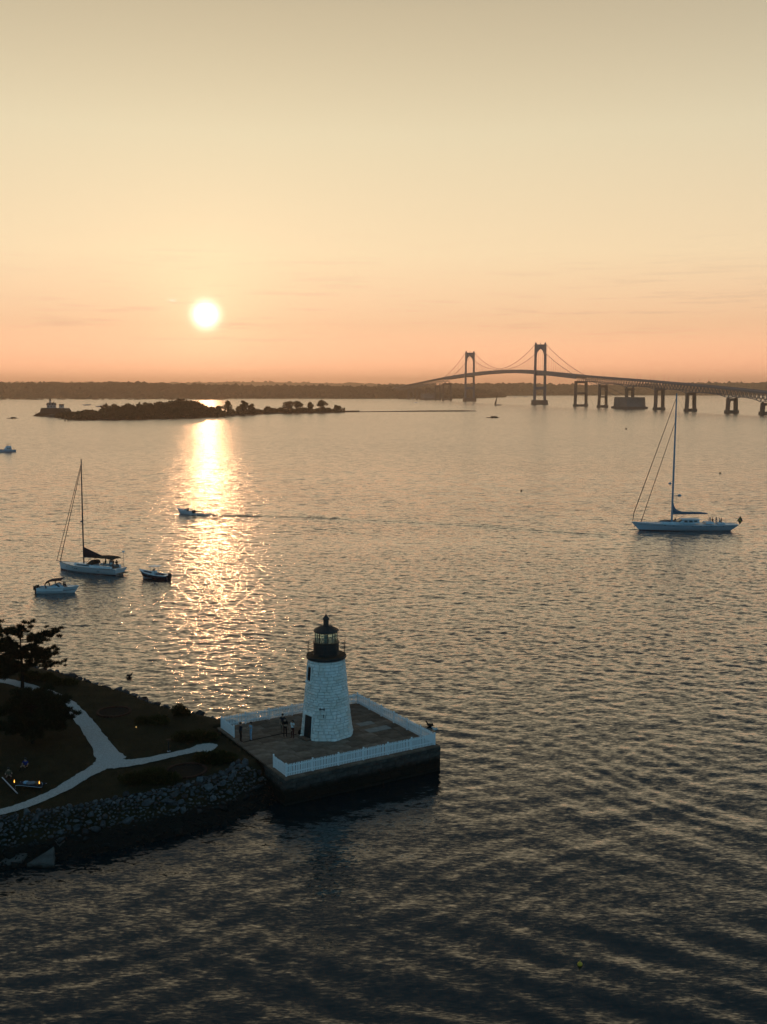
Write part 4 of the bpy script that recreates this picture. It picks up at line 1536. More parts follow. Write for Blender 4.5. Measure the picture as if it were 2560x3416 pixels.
# ------------------------------------------------------------------ birds
def bird(name, label, loc, rz, m, s=1.0, swim=False):
    q = thing(name, label, 'bird', loc, rz, None)
    z0 = 0.06 if swim else 0.22
    b = MB()
    prof = [((-.30, 0, z0 + .03), .02), ((-.18, 0, z0 + .05), .07), ((0, 0, z0 + .05), .105), ((.13, 0, z0 + .09), .075), ((.19, 0, z0 + .20), .045), ((.22, 0, z0 + .27), .05), ((.27, 0, z0 + .27), .03), ((.34, 0, z0 + .26), .01)]
    b.tube([Vector(p) * s for p, r in prof], [r * s for p, r in prof], 10)
    b.build('body', m, q, smooth=70)
    for sd in (-1, 1):
        MB().box((-.05 * s, .085 * sd * s, (z0 + .09) * s), (.34 * s, .03 * s, .11 * s), (0, .15, .06 * sd)).build('wing', m, q)
        if not swim:
            MB().tube([(0, .035 * sd * s, 0), (0, .035 * sd * s, (z0 - .03) * s)], .008, 5).build('leg', M['orange'], q)
    return q


rp = pier.matrix_basis @ Vector((LU, 0, ZP + 1.162))
bird('gull', 'pale gull standing on the fence post at the pier corner', rp, R(200), M['gull'])
p = at_z(1434, 2424, 0)
bird('cormorant', 'black cormorant swimming just beyond the pier corner', (p.x, p.y, 0), R(160), M['corm'], 1.5, True)
p = at_z(433, 2258, 0)
bird('cormorant', 'black cormorant swimming off the back shore left of the glitter', (p.x, p.y, 0), R(20), M['corm'], 1.4, True)

# ------------------------------------------------------------------ boats
class Hull:
    """hull surface: t 0 stern to 1 bow, l 0 keel to 1 sheer, s side -1/+1; +x is the bow, z 0 the waterline"""
    def __init__(h, L, B, fb, fs, ob, os_, depth=0.35, stern=0.7, dip=0.0, vee=0.45, fine=1.9):
        h.L, h.B, h.fb, h.fs, h.ob, h.os, h.depth, h.stern, h.dip, h.vee, h.fine = L, B, fb, fs, ob, os_, depth, stern, dip, vee, fine

    def sheer(h, t):
        return h.fs + (h.fb - h.fs) * t ** 1.6 - h.dip * math.sin(PI * t)

    def half(h, t):
        if t < 0.45:
            k = 1 - (1 - h.stern) * ((0.45 - t) / 0.45) ** 2
        else:
            k = 1 - ((t - 0.45) / 0.55) ** h.fine
        return h.B / 2 * max(0.0, k)

    def pt(h, t, l, s, off=0.0):
        zs = h.sheer(t)
        z = -h.depth + l * (zs + h.depth)
        lev = max(-0.3, z / zs)
        x0, x1 = -h.L / 2 - h.os * lev, h.L / 2 + h.ob * lev
        y = h.half(t) * (0.03 + 0.97 * l ** h.vee) + off
        return Vector((x0 + (x1 - x0) * t, s * y, z))

    def surface(h, n=26, m=8):
        b = MB()
        for s in (-1, 1):
            vs = [h.pt(i / n, k / m, s) for i in range(n + 1) for k in range(m + 1)]
            b.add(vs, [(i * (m + 1) + k, (i + 1) * (m + 1) + k, (i + 1) * (m + 1) + k + 1, i * (m + 1) + k + 1) for i in range(n) for k in range(m)])
        vs = [h.pt(0, k / m, s) for s in (-1, 1) for k in range(m + 1)]
        b.add(vs, [(k, k + 1, m + 2 + k, m + 1 + k) for k in range(m)])
        return b

    def deck(h, inset=0.03, drop=0.03, t0=0.0, t1=1.0, n=26, camber=0.04):
        b = MB()
        vs = []
        for i in range(n + 1):
            t = t0 + (t1 - t0) * i / n
            p = h.pt(t, 1, 1)
            y = max(0.0, p.y - inset)
            for f in (-1, -0.5, 0, 0.5, 1):
                vs.append((p.x, y * f, p.z - drop + camber * (1 - f * f) * min(1, y)))
        b.add(vs, [(i * 5 + k, i * 5 + k + 1, i * 5 + 6 + k, i * 5 + 5 + k) for i in range(n) for k in range(4)])
        return b

    def band(h, t0, t1, l0, l1, off=0.006, n=14, sides=(-1, 1)):
        b = MB()
        for s in sides:
            vs = []
            for i in range(n + 1):
                t = t0 + (t1 - t0) * i / n
                for l in (l0, l1):
                    vs.append(h.pt(t, l, s, off))
            b.add(vs, [(2 * i, 2 * i + 2, 2 * i + 3, 2 * i + 1) for i in range(n)])
        return b

    def gunwale(h, r=0.04, n=26):
        b = MB()
        for s in (-1, 1):
            b.tube([h.pt(i / n, 1, s) for i in range(n + 1)], r, 6)
        return b


def between(bow, stern):
    a, b = at_z(*bow, 0), at_z(*stern, 0)
    c = (a + b) / 2
    return c, math.atan2(a.y - b.y, a.x - b.x), (a - b).length


def loft(b, secs):
    """cross sections: list of lists of points, same count"""
    n = len(secs[0])
    vs = [p for s in secs for p in s]
    fs = [(i * n + k, i * n + k + 1, (i + 1) * n + k + 1, (i + 1) * n + k) for i in range(len(secs) - 1) for k in range(n - 1)]
    fs += [tuple(range(n - 1, -1, -1)), tuple(range((len(secs) - 1) * n, len(secs) * n))]
    b.add(vs, fs)
    return b


def house(b, x0, x1, wd0, wd1, z0, h, slope0=0.3, slope1=0.5, inward=0.85):
    """coachroof-like block: aft x0 to forward x1, base widths, sloped ends"""
    vs = [(x0, -wd0 / 2, z0), (x0, wd0 / 2, z0), (x1, wd1 / 2, z0), (x1, -wd1 / 2, z0),
          (x0 + slope0 * h, -wd0 / 2 * inward, z0 + h), (x0 + slope0 * h, wd0 / 2 * inward, z0 + h), (x1 - slope1 * h, wd1 / 2 * inward, z0 + h), (x1 - slope1 * h, -wd1 / 2 * inward, z0 + h)]
    b.add(vs, [(0, 3, 2, 1), (4, 5, 6, 7), (0, 1, 5, 4), (1, 2, 6, 5), (2, 3, 7, 6), (3, 0, 4, 7)])
    return b


sitb = dict(pelvis=(0, 0, .10), waist=(0, .0, .24), chest=(0, .0, .44), neck=(0, .02, .61), jaw=(0, .06, .685), skull=(0, .04, .775), nose=(0, .14, .735),
            shL=(-.175, 0, .55), elL=(-.26, .06, .30), wrL=(-.14, .28, .22), paL=(-.12, .35, .22), shR=(.175, 0, .55), elR=(.26, .06, .30), wrR=(.14, .28, .22), paR=(.12, .35, .22),
            hpL=(-.1, .05, .08), knL=(-.12, .44, .10), anL=(-.12, .48, -.34), toL=(-.13, .62, -.38), hpR=(.1, .05, .08), knR=(.12, .44, .10), anR=(.12, .48, -.34), toR=(.13, .62, -.38))


def crew(root, boat_loc, rz, x, y, z, face, cloth, label, hair='short', pose=None):
    ca, sa = math.cos(rz), math.sin(rz)
    return person('person', label, (boat_loc.x + x * ca - y * sa, boat_loc.y + x * sa + y * ca, z), rz + face, pose or sitb, cloth, 1.75, hair, 'people aboard boats')


def stanchions(root, H, t0, t1, n, h=0.6, m='alu', lines=2):
    for s in (-1, 1):
        pts = []
        for i in range(n):
            p = H.pt(t0 + (t1 - t0) * i / (n - 1), 1, s) + Vector((0, -s * 0.06, 0))
            pts.append(p)
            MB().tube([p, p + Vector((0, 0, h))], 0.014, 5).build('stanchion', M[m], root)
        for k in range(lines):
            MB().tube([p + Vector((0, 0, h * (k + 1) / lines - 0.02)) for p in pts], 0.008, 4).build('lifeline', M['wire'], root)


# --- moored sloop, left
loc, rz, L = between((203, 1899.5), (400, 1917))
sloop = thing('sailing_yacht', 'white sloop with dark sail cover and brown cockpit canopy anchored at left', 'sailboat', loc, rz)
H1 = Hull(L, L * 0.31, 1.55, 1.15, 0.25, 0.35, 0.4, 0.82, 0.05, 0.42, 2.0)
H1.surface().build('hull', M['gel'], sloop, smooth=50)
H1.band(0.0, 1.0, 0.18, 0.33, 0.008, 24).build('boot_stripe', M['red'], sloop)
H1.deck().build('deck', M['gel'], sloop, smooth=50)
H1.gunwale(0.035).build('toe_rail', M['teak'], sloop)
for (t0, t1) in ((.60, .635), (.645, .675), (.685, .715), (.82, .845), (.24, .285)):
    H1.band(t0, t1, .66, .74, 0.012, 3).build('hull_window', M['dglass'], sloop)
dz = 1.2
b = house(MB(), -0.10 * L, 0.26 * L, 2.5, 1.3, dz - .02, 0.42, 0.1, 1.5)
b.build('coachroof', M['gel'], sloop)
for s in (-1, 1):
    MB().bar((-0.06 * L, s * 1.165, dz + .2), (0.17 * L, s * 0.80, dz + .2), 0.03, 0.16).build('cabin_window', M['dglass'], sloop)
MB().box((-0.30 * L, 0, dz - .02), (0.30 * L, 2.3, .10)).build('cockpit_sole', M['teak'], sloop)
for s in (-1, 1):
    house(MB(), -0.44 * L, -0.12 * L, .55, .55, dz, .42, .2, .2).build('cockpit_coaming', M['gel'], sloop).location = (0, s * 1.25, 0)
mx = L / 2 - 0.405 * L
zt = at_y(283.5, 1532, loc.y).z
MB().tube([(mx, 0, dz - .1), (mx - .06, 0, zt * .5), (mx - .22, 0, zt)], [.14, .13, .09], 10).build('mast', M['darkspar'], sloop, smooth=60)
for zz_ in (zt * .42, zt * .68):
    MB().bar((mx - .3, -1.1, zz_), (mx, 0, zz_ + .05), .06, .03).build('spreader', M['darkspar'], sloop)
    MB().bar((mx - .3, 1.1, zz_), (mx, 0, zz_ + .05), .06, .03).build('spreader', M['darkspar'], sloop)
bz = dz + 1.55
MB().tube([(mx - .15, 0, bz), (-0.24 * L, 0, bz + .05)], .09, 8).build('boom', M['alu'], sloop, smooth=60)
secs = []
for (f, hh, ww) in ((0.0, 1.95, .20), (.1, 1.80, .24), (.35, 1.40, .23), (.65, .95, .20), (.92, .55, .15), (1.0, .40, .11)):
    x = mx - .12 + (-0.25 * L - mx + .12) * f
    secs.append([(x, ww * math.cos(a) * (1 if math.sin(a) < 0 else .75), bz + .02 + hh * (.5 + .5 * math.sin(a)) - .08) for a in [i * PI / 5 for i in range(11)]])
loft(MB(), secs).build('sail_cover', M['darkblue'], sloop, smooth=60)
bow = H1.pt(1, 1, 1)
stn = H1.pt(0, 1, 1)
MB().bar((bow.x - .5, 0, bow.z), (bow.x + .75, 0, bow.z + .05), .14, .10).build('bowsprit', M['alu'], sloop)
MB().tube([(bow.x + .55, 0, bow.z + .1), (mx - .16, 0, zt * .955)], [.05, .05], 6).build('furled_jib', M['darkblue'], sloop)
MB().tube([(bow.x - .25, 0, bow.z + .1), (mx - .15, 0, zt * .93)], [.07, .05], 6).build('furled_jib', M['darkblue'], sloop)
for s in (-1, 1):
    MB().tube([(mx - .2, s * 1.7, dz), (mx - .3, s * 1.1, zt * .42), (mx - .3, s * 1.1, zt * .68), (mx - .2, 0, zt * .97)], .012, 4).build('shroud', M['wire'], sloop)
    MB().tube([(stn.x + .1, s * 1.0, dz + .1), (mx - .24, 0, zt * .99)], .009, 4).build('backstay', M['wire'], sloop)
MB().tube([(mx - .3, 0, dz + .2), (mx - 1.7, 0, bz - .02)], .035, 6).build('boom_vang', M['alu'], sloop)
MB().tube([(mx - .15, 0, zt), (mx - .15, 0, zt + .5)], .01, 4).build('wind_vane', M['wire'], sloop)
MB().lathe([(.05, 0), (.22, .05), (.26, .18), (.15, .28), (.02, .3)], 12, (mx + .25, 0, zt * .44)).build('radar', M['alu'], sloop, smooth=50)
# sprayhood and bimini
secs = []
for x, hh in ((-0.01 * L, .10), (-0.06 * L, .75), (-0.12 * L, .85)):
    secs.append([(x, 1.15 * math.cos(a), dz + .42 + hh * max(0, math.sin(a)) ** .6) for a in [i * PI / 8 for i in range(9)]])
loft(MB(), secs).build('sprayhood', M['brown'], sloop, smooth=60)
secs = []
for x, zz_ in ((-0.17 * L, 1.78), (-0.21 * L, 1.92), (-0.32 * L, 1.98), (-0.42 * L, 1.88), (-0.45 * L, 1.74)):
    secs.append([(x, 1.35 * f, dz + zz_ + .14 * (1 - f * f)) for f in (-1, -.6, 0, .6, 1)] + [(x, 1.35 * f, dz + zz_ - .16 + .10 * (1 - f * f)) for f in (1, .6, 0, -.6, -1)])
loft(MB(), secs).build('canopy', M['brown'], sloop, smooth=60)
for s in (-1, 1):
    for x in (-0.19, -0.31, -0.43):
        MB().tube([(-0.31 * L, s * 1.3, dz + .1), (x * L, s * 1.33, dz + 1.85)], .018, 5).build('canopy_hoop', M['alu'], sloop)
stanchions(sloop, H1, .05, .97, 9, .62)
MB().tube([(stn.x + .3, -1.2, dz), (stn.x + .3, -1.2, dz + 2.7)], .03, 6).build('radar_pole', M['alu'], sloop)
MB().lathe([(.05, 0), (.24, .04), (.26, .2), (.16, .3), (.02, .33)], 12, (stn.x + .3, -1.2, dz + 2.7)).build('radar', M['gel'], sloop, smooth=50)
MB().lathe([(.5, 0), (.55, .03), (.5, .06)], 18, (0, 0, 0)).build('steering_wheel', M['alu'], sloop).matrix_local = Matrix.Translation((-0.36 * L, 0, dz + .85)) @ Matrix.Rotation(PI / 2, 4, 'Y')
MB().box((0, 0, 0), (.62, .10, .85)).build('life_ring_bag', M['yellow'], sloop).location = (-0.28 * L, -1.42, dz + .62)
MB().box((stn.x - .30, 0, .35), (.8, 2.6, .10)).build('swim_platform', M['teak'], sloop)
for i, (x, y, f, cl, lb) in enumerate(((-0.22, -.9, -PI / 2, ('cl_khaki', 'cl_khaki'), 'person in khaki seated under the sloop canopy, nearest the mast'), (-0.34, -1.0, 0, ('cl_navy', 'cl_navy'), 'person in navy seated under the sloop canopy behind the yellow bag'), (-0.41, -.8, PI / 3, ('cl_red', 'cl_black'), 'person in dark red seated at the sloop stern'), (-0.40, .6, PI, ('cl_white', 'cl_navy'), 'person in white on the far side of the sloop cockpit'))):
    crew(sloop, loc, rz, x * L, y, dz + .42, f, cl, lb)

# --- big pale blue yacht, right
loc, rz, L = between((2132, 1768), (2433, 1768))
yacht = thing('sailing_yacht', 'large pale blue sailing yacht with tall mast anchored in front of the bridge', 'sailboat', loc, rz)
H2 = Hull(L, L * 0.25, 1.95, 1.45, 1.85, 1.75, 0.5, 0.62, 0.12, 0.40, 1.8)
H2.surface(34).build('hull', M['bluehull'], yacht, smooth=50)
H2.band(0.0, 1.0, 0.17, 0.27, 0.008, 24).build('boot_stripe', M['red'], yacht)
H2.band(0.02, 0.99, 0.80, 0.815, 0.010, 30).build('cove_stripe', M['navy'], yacht)
H2.deck().build('deck', M['bluedeck'], yacht, smooth=50)
H2.gunwale(0.045, 34).build('toe_rail', M['bluedeck'], yacht)
for t0 in (.70, .62, .44, .36, .31, .26, .21, .14):
    H2.band(t0, t0 + .012, .84, .90, 0.012, 2).build('porthole', M['dglass'], yacht)
dz = 1.62
house(MB(), -.10 * L, .30 * L, 3.4, 1.8, dz - .05, .42, .2, 2.6, .88).build('coachroof', M['bluedeck'], yacht)
b = house(MB(), -.15 * L, .075 * L, 3.3, 2.9, dz + .30, .66, .25, 1.5, .86)
b.build('deckhouse', M['bluedeck'], yacht)
for s in (-1, 1):
    for (x0, x1) in ((-.128, -.085), (-.075, -.03), (-.02, .022)):
        MB().add([(x0 * L, s * 1.58, dz + .42), (x1 * L, s * 1.54, dz + .42), ((x1 - .004) * L, s * 1.44, dz + .82), ((x0 + .008) * L, s * 1.46, dz + .82)], [(0, 1, 2, 3)]).build('window', M['dglass'], yacht)
secs = []
for x, zz_ in ((-.165, .98), (-.15, 1.06), (-.05, 1.12), (.03, 1.08), (.045, 1.0)):
    secs.append([(x * L, 1.55 * f, dz + zz_ + .10 * (1 - f * f)) for f in (-1, -.6, 0, .6, 1)] + [(x * L, 1.55 * f, dz + zz_ - .07 + .10 * (1 - f * f)) for f in (1, .6, 0, -.6, -1)])
loft(MB(), secs).build('deckhouse_roof', M['bluedeck'], yacht, smooth=50)
MB().add([(.045 * L, -1.2, dz + 1.02), (.045 * L, 1.2, dz + 1.02), (.085 * L, 1.1, dz + .52), (.085 * L, -1.1, dz + .52)], [(0, 1, 2, 3)]).build('windscreen', M['dglass'], yacht)
# dark inflatable dinghy lashed on the fore deck
b = MB()
b.tube([(x, .65 * math.sin(a) * (1 if True else 0), .28) for a, x in [(i * 2 * PI / 20, 1.85 * math.cos(i * 2 * PI / 20)) for i in range(21)]], .24, 8)
b.box((0, 0, .22), (3.2, 1.1, .12))
o = b.build('dinghy', M['navy'], None, smooth=60)
tag(o, 'dark inflatable dinghy lashed upon the fore deck of the pale blue yacht', 'dinghy')
ca, sa = math.cos(rz), math.sin(rz)
dxx, dyy = .165 * L, -1.05
o.location = (loc.x + dxx * ca - dyy * sa, loc.y + dxx * sa + dyy * ca, dz + .08)
o.rotation_euler = (0.25, 0, rz)
mxp = L / 2 - .36 * L
zt = at_y(2258, 1312, loc.y).z
xt = -(at_y(2258, 1312, loc.y).x - loc.x)
MB().tube([(mxp, 0, dz - .1), (mxp * .6 + xt * .4, 0, zt * .4), (xt, 0, zt)], [.24, .23, .15], 10).build('mast', M['bluespar'], yacht, smooth=60)
lerpm = lambda z: mxp + (xt - mxp) * z / zt
for zz_ in (.26, .47, .66, .83):
    for s in (-1, 1):
        x = lerpm(zt * zz_)
        MB().bar((x - .5, s * 1.7 * (1.15 - zz_ * .5), zt * zz_ + .1), (x, 0, zt * zz_), .12, .05).build('spreader', M['bluespar'], yacht)
for s in (-1, 1):
    pts = [(mxp - .5, s * 2.6, dz)] + [(lerpm(zt * z_) - .5, s * 1.7 * (1.15 - z_ * .5), zt * z_ + .1) for z_ in (.26, .47, .66, .83)] + [(xt, 0, zt * .98)]
    MB().tube(pts, .012, 4).build('shroud', M['wire'], yacht)
bow = H2.pt(1, 1, 1)
stn = H2.pt(0, 1, 1)
MB().tube([(bow.x - .3, 0, bow.z + .1), (bow.x - .55, 0, bow.z + 2.2), (lerpm(zt * .97), 0, zt * .97)], [.06, .10, .06], 6).build('furled_jib', M['darkblue'], yacht)
MB().tube([(bow.x - 2.3, 0, bow.z), (lerpm(zt * .80), 0, zt * .80)], [.08, .06], 6).build('furled_staysail', M['darkblue'], yacht)
MB().tube([(stn.x + .6, 0, dz + .3), (xt, 0, zt * .99)], .012, 4).build('backstay', M['wire'], yacht)
bz = dz + 2.25
bex = mxp - .53 * L
MB().tube([(mxp - .2, 0, bz), (mxp - .38 * L, 0, bz + .12)], .17, 8).build('boom', M['bluespar'], yacht, smooth=60)
secs = []
for (f, hh, ww) in ((0.0, 3.1, .20), (.03, 2.2, .26), (.07, 1.5, .30), (.14, 1.0, .30), (.25, .72, .28), (.5, .62, .26), (.75, .60, .24), (.93, .45, .18), (1.0, .28, .12)):
    x = mxp - .2 - (.385 * L) * f
    secs.append([(x, ww * math.cos(a) * (1 if math.sin(a) < 0 else .7), bz - .1 + hh * (.5 + .5 * math.sin(a))) for a in [i * PI / 5 for i in range(11)]])
loft(MB(), secs).build('sail_cover', M['greycanvas'], yacht, smooth=60)
MB().tube([(mxp - .5, 0, dz + .4), (mxp - 3.4, 0, bz - .05)], .05, 6).build('boom_vang', M['bluespar'], yacht)
stanchions(yacht, H2, .03, .97, 16, .7)
for (x, y, hh) in ((-.27, 0, 2.1), (-.33, 1.2, 1.6), (-.40, -1.1, 1.5), (-.46, 0, 1.4)):
    MB().tube([(x * L, y, dz), (x * L, y, dz + hh)], .035, 6).build('deck_post', M['bluespar'], yacht)
for x in (-.30, -.37):
    MB().lathe([(.6, 0), (.66, .03), (.6, .06)], 18).build('steering_wheel', M['alu'], yacht).matrix_local = Matrix.Translation((x * L, -1.0, dz + .75)) @ Matrix.Rotation(PI / 2, 4, 'Y')
house(MB(), -.31 * L, -.22 * L, 2.6, 2.8, dz - .02, .45, .1, .2).build('cockpit_coaming', M['bluedeck'], yacht)
house(MB(), -.44 * L, -.36 * L, 2.0, 2.4, dz - .12, .35, .1, .1).build('aft_cabin', M['bluedeck'], yacht)
MB().lathe([(.05, 0), (.34, .08), (.38, .3), (.25, .5), (.02, .58)], 14, (lerpm(zt * .30) + .75, 0, zt * .335)).build('satellite_dome', M['bluespar'], yacht, smooth=50)
MB().lathe([(.05, 0), (.40, .08), (.45, .35), (.3, .6), (.02, .68)], 14, (lerpm(zt * .25) - 1.6, 0, zt * .245)).build('satellite_dome', M['bluespar'], yacht, smooth=50)
MB().bar((lerpm(zt * .25), 0, zt * .25), (lerpm(zt * .25) - 1.6, 0, zt * .25), .06, .06).build('dome_bracket', M['bluespar'], yacht)
MB().tube([(bow.x - .1, 0, bow.z - .3), (bow.x + 1.7, 0, -.3)], .02, 5).build('anchor_chain', M['wire'], yacht)
MB().box((bow.x - .9, 0, bow.z - .95), (.5, .25, .22), (0, .6, 0)).build('anchor', M['alu'], yacht)
# ensign on a raked staff: navy with a yellow cross
staff0 = Vector((stn.x + .5, 0, dz - .15))
staff1 = Vector((stn.x - .75, 0, dz + 1.65))
MB().tube([staff0, staff1], .03, 6).build('flag_staff', M['pale'], yacht)
b = MB()
bands = [(0, .36, 0), (.36, .54, 1), (.54, 1.0, 0)]
dd = (staff0 - staff1).normalized()
for i in range(12):
    for (r0, r1, m_) in ((0, .40, 0), (.40, .60, 1), (.60, 1.0, 0)):
        f0, f1 = i / 12, (i + 1) / 12
        b.m = 1 if (m_ == 1 or 4 <= i < 6) else 0
        def fp(f, r):
            return staff1 + dd * (r * 1.25) + Vector((-.62 * f, .16 * math.sin(f * 7 + r * 3) * f, -1.15 * f * f * .75 - .1 * f))
        b.add([fp(f0, r0), fp(f1, r0), fp(f1, r1), fp(f0, r1)], [(0, 1, 2, 3)])
b.build('flag', [M['flagblue'], M['yellow']], yacht)
for i, (x, y, f, cl, lb) in enumerate(((-.325, -.9, 0, ('cl_red', 'cl_navy'), 'person in dark red seated in the pale blue yacht cockpit'), (-.385, .4, PI / 2, ('cl_white', 'cl_navy'), 'person in white seated in the pale blue yacht cockpit'), (-.42, -.6, -PI / 2, ('cl_navy', 'cl_black'), 'person in navy seated at the pale blue yacht stern'))):
    crew(yacht, loc, rz, x * L, y, dz + .35, f, cl, lb)
crew(yacht, loc, rz, mxp - 1.0, -.6, dz + .40, 0, ('cl_red', 'cl_khaki'), 'person standing at the foot of the tall yacht mast', pose={})


def outboard(root, x, y, z, s=1.0):
    o = MB()
    o.box((x, y, z + .38 * s), (.62 * s, .42 * s, .62 * s), (0, -.15, 0), .8)
    ob = o.build('outboard_motor', M['black'], root)
    MB().box((x, y, z - .25 * s), (.22 * s, .14 * s, .9 * s)).build('motor_leg', M['black'], ob)
    return ob


# --- white bowrider with dark folding top, left below the sloop
loc, rz, L = between((250, 1976.5), (124, 1977.5))
mb = thing('motor_boat', 'white motorboat with arched dark folding top and twin outboards, below the sloop', 'motorboat', loc, rz)
H3 = Hull(L, L * .36, 1.15, .95, .75, -.35, .25, .9, 0, .3, 2.4)
H3.surface().build('hull', M['gel'], mb, smooth=50)
H3.band(.04, .97, .55, .61, .008, 20).build('rub_rail', M['navy'], mb)
H3.band(.08, .92, .70, .76, .008, 20).build('hull_stripe', M['bluehull'], mb)
H3.deck(.03, .03, .62, 1.0).build('fore_deck', M['gel'], mb, smooth=50)
H3.gunwale(.05).build('gunwale', M['gel'], mb)
MB().box((-.10 * L, 0, .42), (.62 * L, L * .30, .10)).build('cockpit_sole', M['bluedeck'], mb)
for s in (-1, 1):
    MB().box((-.12 * L, s * L * .155, .72), (.70 * L, .14, .5)).build('cockpit_side', M['gel'], mb)
secs = []
for x, hh, wd in ((-.20, .12, 1.05), (-.05, .55, 1.05), (.06, .74, .98), (.16, .40, .85), (.26, .06, .7)):
    secs.append([(x * L, wd * math.cos(a), .92 + hh * max(0, math.sin(a)) ** .7) for a in [i * PI / 8 for i in range(9)]])
loft(MB(), secs).build('cabin_hump', M['bluedeck'], mb, smooth=60)
for s in (-1, 1):
    MB().add([(.02 * L, s * .95, 1.1), (.16 * L, s * .86, 1.1), (.08 * L, s * .8, 1.62), (.04 * L, s * .82, 1.62)], [(0, 1, 2, 3)]).build('windscreen', M['dglass'], mb)
    MB().tube([(.12 * L, s * .85, 1.85), (.24 * L, s * .75, 1.2)], .03, 5).build('top_strut', M['pale'], mb)
    MB().tube([(-.20 * L, s * 1.1, .95), (-.23 * L, s * 1.1, 1.55), (-.16 * L, s * 1.05, 2.05)], [.10, .11, .08], 7).build('top_arch', M['darkblue'], mb, smooth=60)
secs = []
for x, zz_ in ((-.24, 1.60), (-.21, 1.95), (-.12, 2.16), (.02, 2.26), (.13, 2.30), (.20, 2.36)):
    secs.append([(x * L, 1.1 * f, zz_ + .08 * (1 - f * f)) for f in (-1, -.6, 0, .6, 1)] + [(x * L, 1.1 * f, zz_ - .13 + .08 * (1 - f * f)) for f in (1, .6, 0, -.6, -1)])
loft(MB(), secs).build('folding_top', M['darkblue'], mb, smooth=60)
outboard(mb, -.52 * L, -.45, .55)
outboard(mb, -.50 * L, .45, .55)
for i, (x, y, f, cl, lb) in enumerate(((.26, -.25, -PI / 2 - .4, ('cl_navy', 'cl_navy'), 'person in navy in the white motorboat bow, further from the windscreen'), (.20, .25, -PI / 2 + .5, ('cl_black', 'cl_khaki'), 'person in black in the white motorboat bow, next to the windscreen'), (-.02, .3, -PI / 2, ('cl_red', 'cl_black'), 'helmsman in dark red under the motorboat folding top'))):
    crew(mb, loc, rz, x * L, y, .95, f, cl, lb)

# --- navy centre console with T-top, moored beside the glitter
loc, rz, L = between((478, 1925), (565, 1933))
cc = thing('centre_console_boat', 'navy hulled open boat with white T-top moored beside the sun glitter', 'motorboat', loc, rz)
H4 = Hull(L, L * .36, 1.35, .72, .75, -.05, .25, .88, .12, .3, 2.2)
H4.surface().build('hull', M['navy'], cc, smooth=50)
H4.band(0, .98, .14, .26, .008, 20).build('boot_stripe', M['gel'], cc)
H4.gunwale(.09).build('gunwale', M['gel'], cc)
H4.deck(.06, .30, .0, .93).build('deck', M['gel'], cc, smooth=50)
H4.deck(.03, .05, .86, 1.0, 8).build('fore_deck', M['gel'], cc, smooth=50)
house(MB(), .0, .16 * L, .95, .85, .5, .85, .1, .5).build('console', M['gel'], cc)
MB().add([(.10 * L, -.4, 1.34), (.10 * L, .4, 1.34), (.05 * L, .36, 1.72), (.05 * L, -.36, 1.72)], [(0, 1, 2, 3)]).build('windscreen', M['dglass'], cc)
MB().box((-.09 * L, 0, .75), (.5, .95, .5)).build('helm_seat', M['cushion'], cc)
for s in (-1, 1):
    for x in (-.03, .13):
        MB().tube([(x * L, s * .55, .5), ((x * .8 + .01) * L, s * .62, 2.15)], .03, 6).build('top_leg', M['alu'], cc)
MB().box((.03 * L, 0, 2.2), (.28 * L, 1.7, .09)).build('hard_top', M['gel'], cc)
MB().tube([(-.05 * L, .5, 2.2), (-.05 * L, .5, 3.6)], .012, 4).build('aerial', M['wire'], cc)
MB().box((-.42 * L, 0, .68), (.10 * L, L * .28, .16)).build('transom_seat', M['gel'], cc)
outboard(cc, -.53 * L, 0, .45, 1.0)

# --- white open boat under way in the glitter
loc, rz, L = between((600, 1713), (646, 1717))
sp = thing('speed_boat', 'white open boat with T-top running across the sun glitter', 'motorboat', loc, rz)
H5 = Hull(L, L * .36, 1.45, .75, .85, 0, .25, .88, .06, .3, 2.2)
H5.surface().build('hull', M['gel'], sp, smooth=50)
H5.gunwale(.06).build('gunwale', M['gel'], sp)
H5.deck(.06, .30).build('deck', M['gel'], sp, smooth=50)
house(MB(), -.02 * L, .14 * L, .95, .85, .6, .85, .1, .5).build('console', M['gel'], sp)
for s in (-1, 1):
    MB().tube([(-.04 * L, s * .55, .6), (.05 * L, s * .5, 1.3), (.06 * L, s * .6, 2.5)], .05, 6).build('top_leg', M['darkspar'], sp)
MB().box((.03 * L, 0, 2.55), (.36 * L, 1.7, .10), (0, .12, 0)).build('hard_top', M['brown'], sp)
outboard(sp, -.53 * L, -.3, .5, 1.0)
outboard(sp, -.53 * L, .3, .5, 1.0)
crew(sp, loc, rz, -.12 * L, -.1, 1.05, -PI / 2, ('cl_royal', 'cl_black'), 'helmsman in royal blue aboard the boat crossing the glitter')
crew(sp, loc, rz, -.22 * L, .5, .95, -PI / 2, ('cl_khaki', 'cl_black'), 'person in khaki seated behind the helmsman crossing the glitter')
# churned wash right behind it
q = np.random.RandomState(6)
V, Fc = tri_cloud(np.stack([-.5 * L - np.abs(q.normal(size=900)) * 2.2, q.normal(size=900) * .5, .05 + np.abs(q.normal(size=900)) * .10], 1), np.tile([0, 0, .4], (900, 1)), .3, q, 1, 1.0, .8)
o = arrays('wake_foam', V, Fc, M['foam'])
o.location = loc
o.rotation_euler = (0, 0, rz)
tag(o, 'white churned foam right behind the boat crossing the glitter', 'foam', kind='stuff')

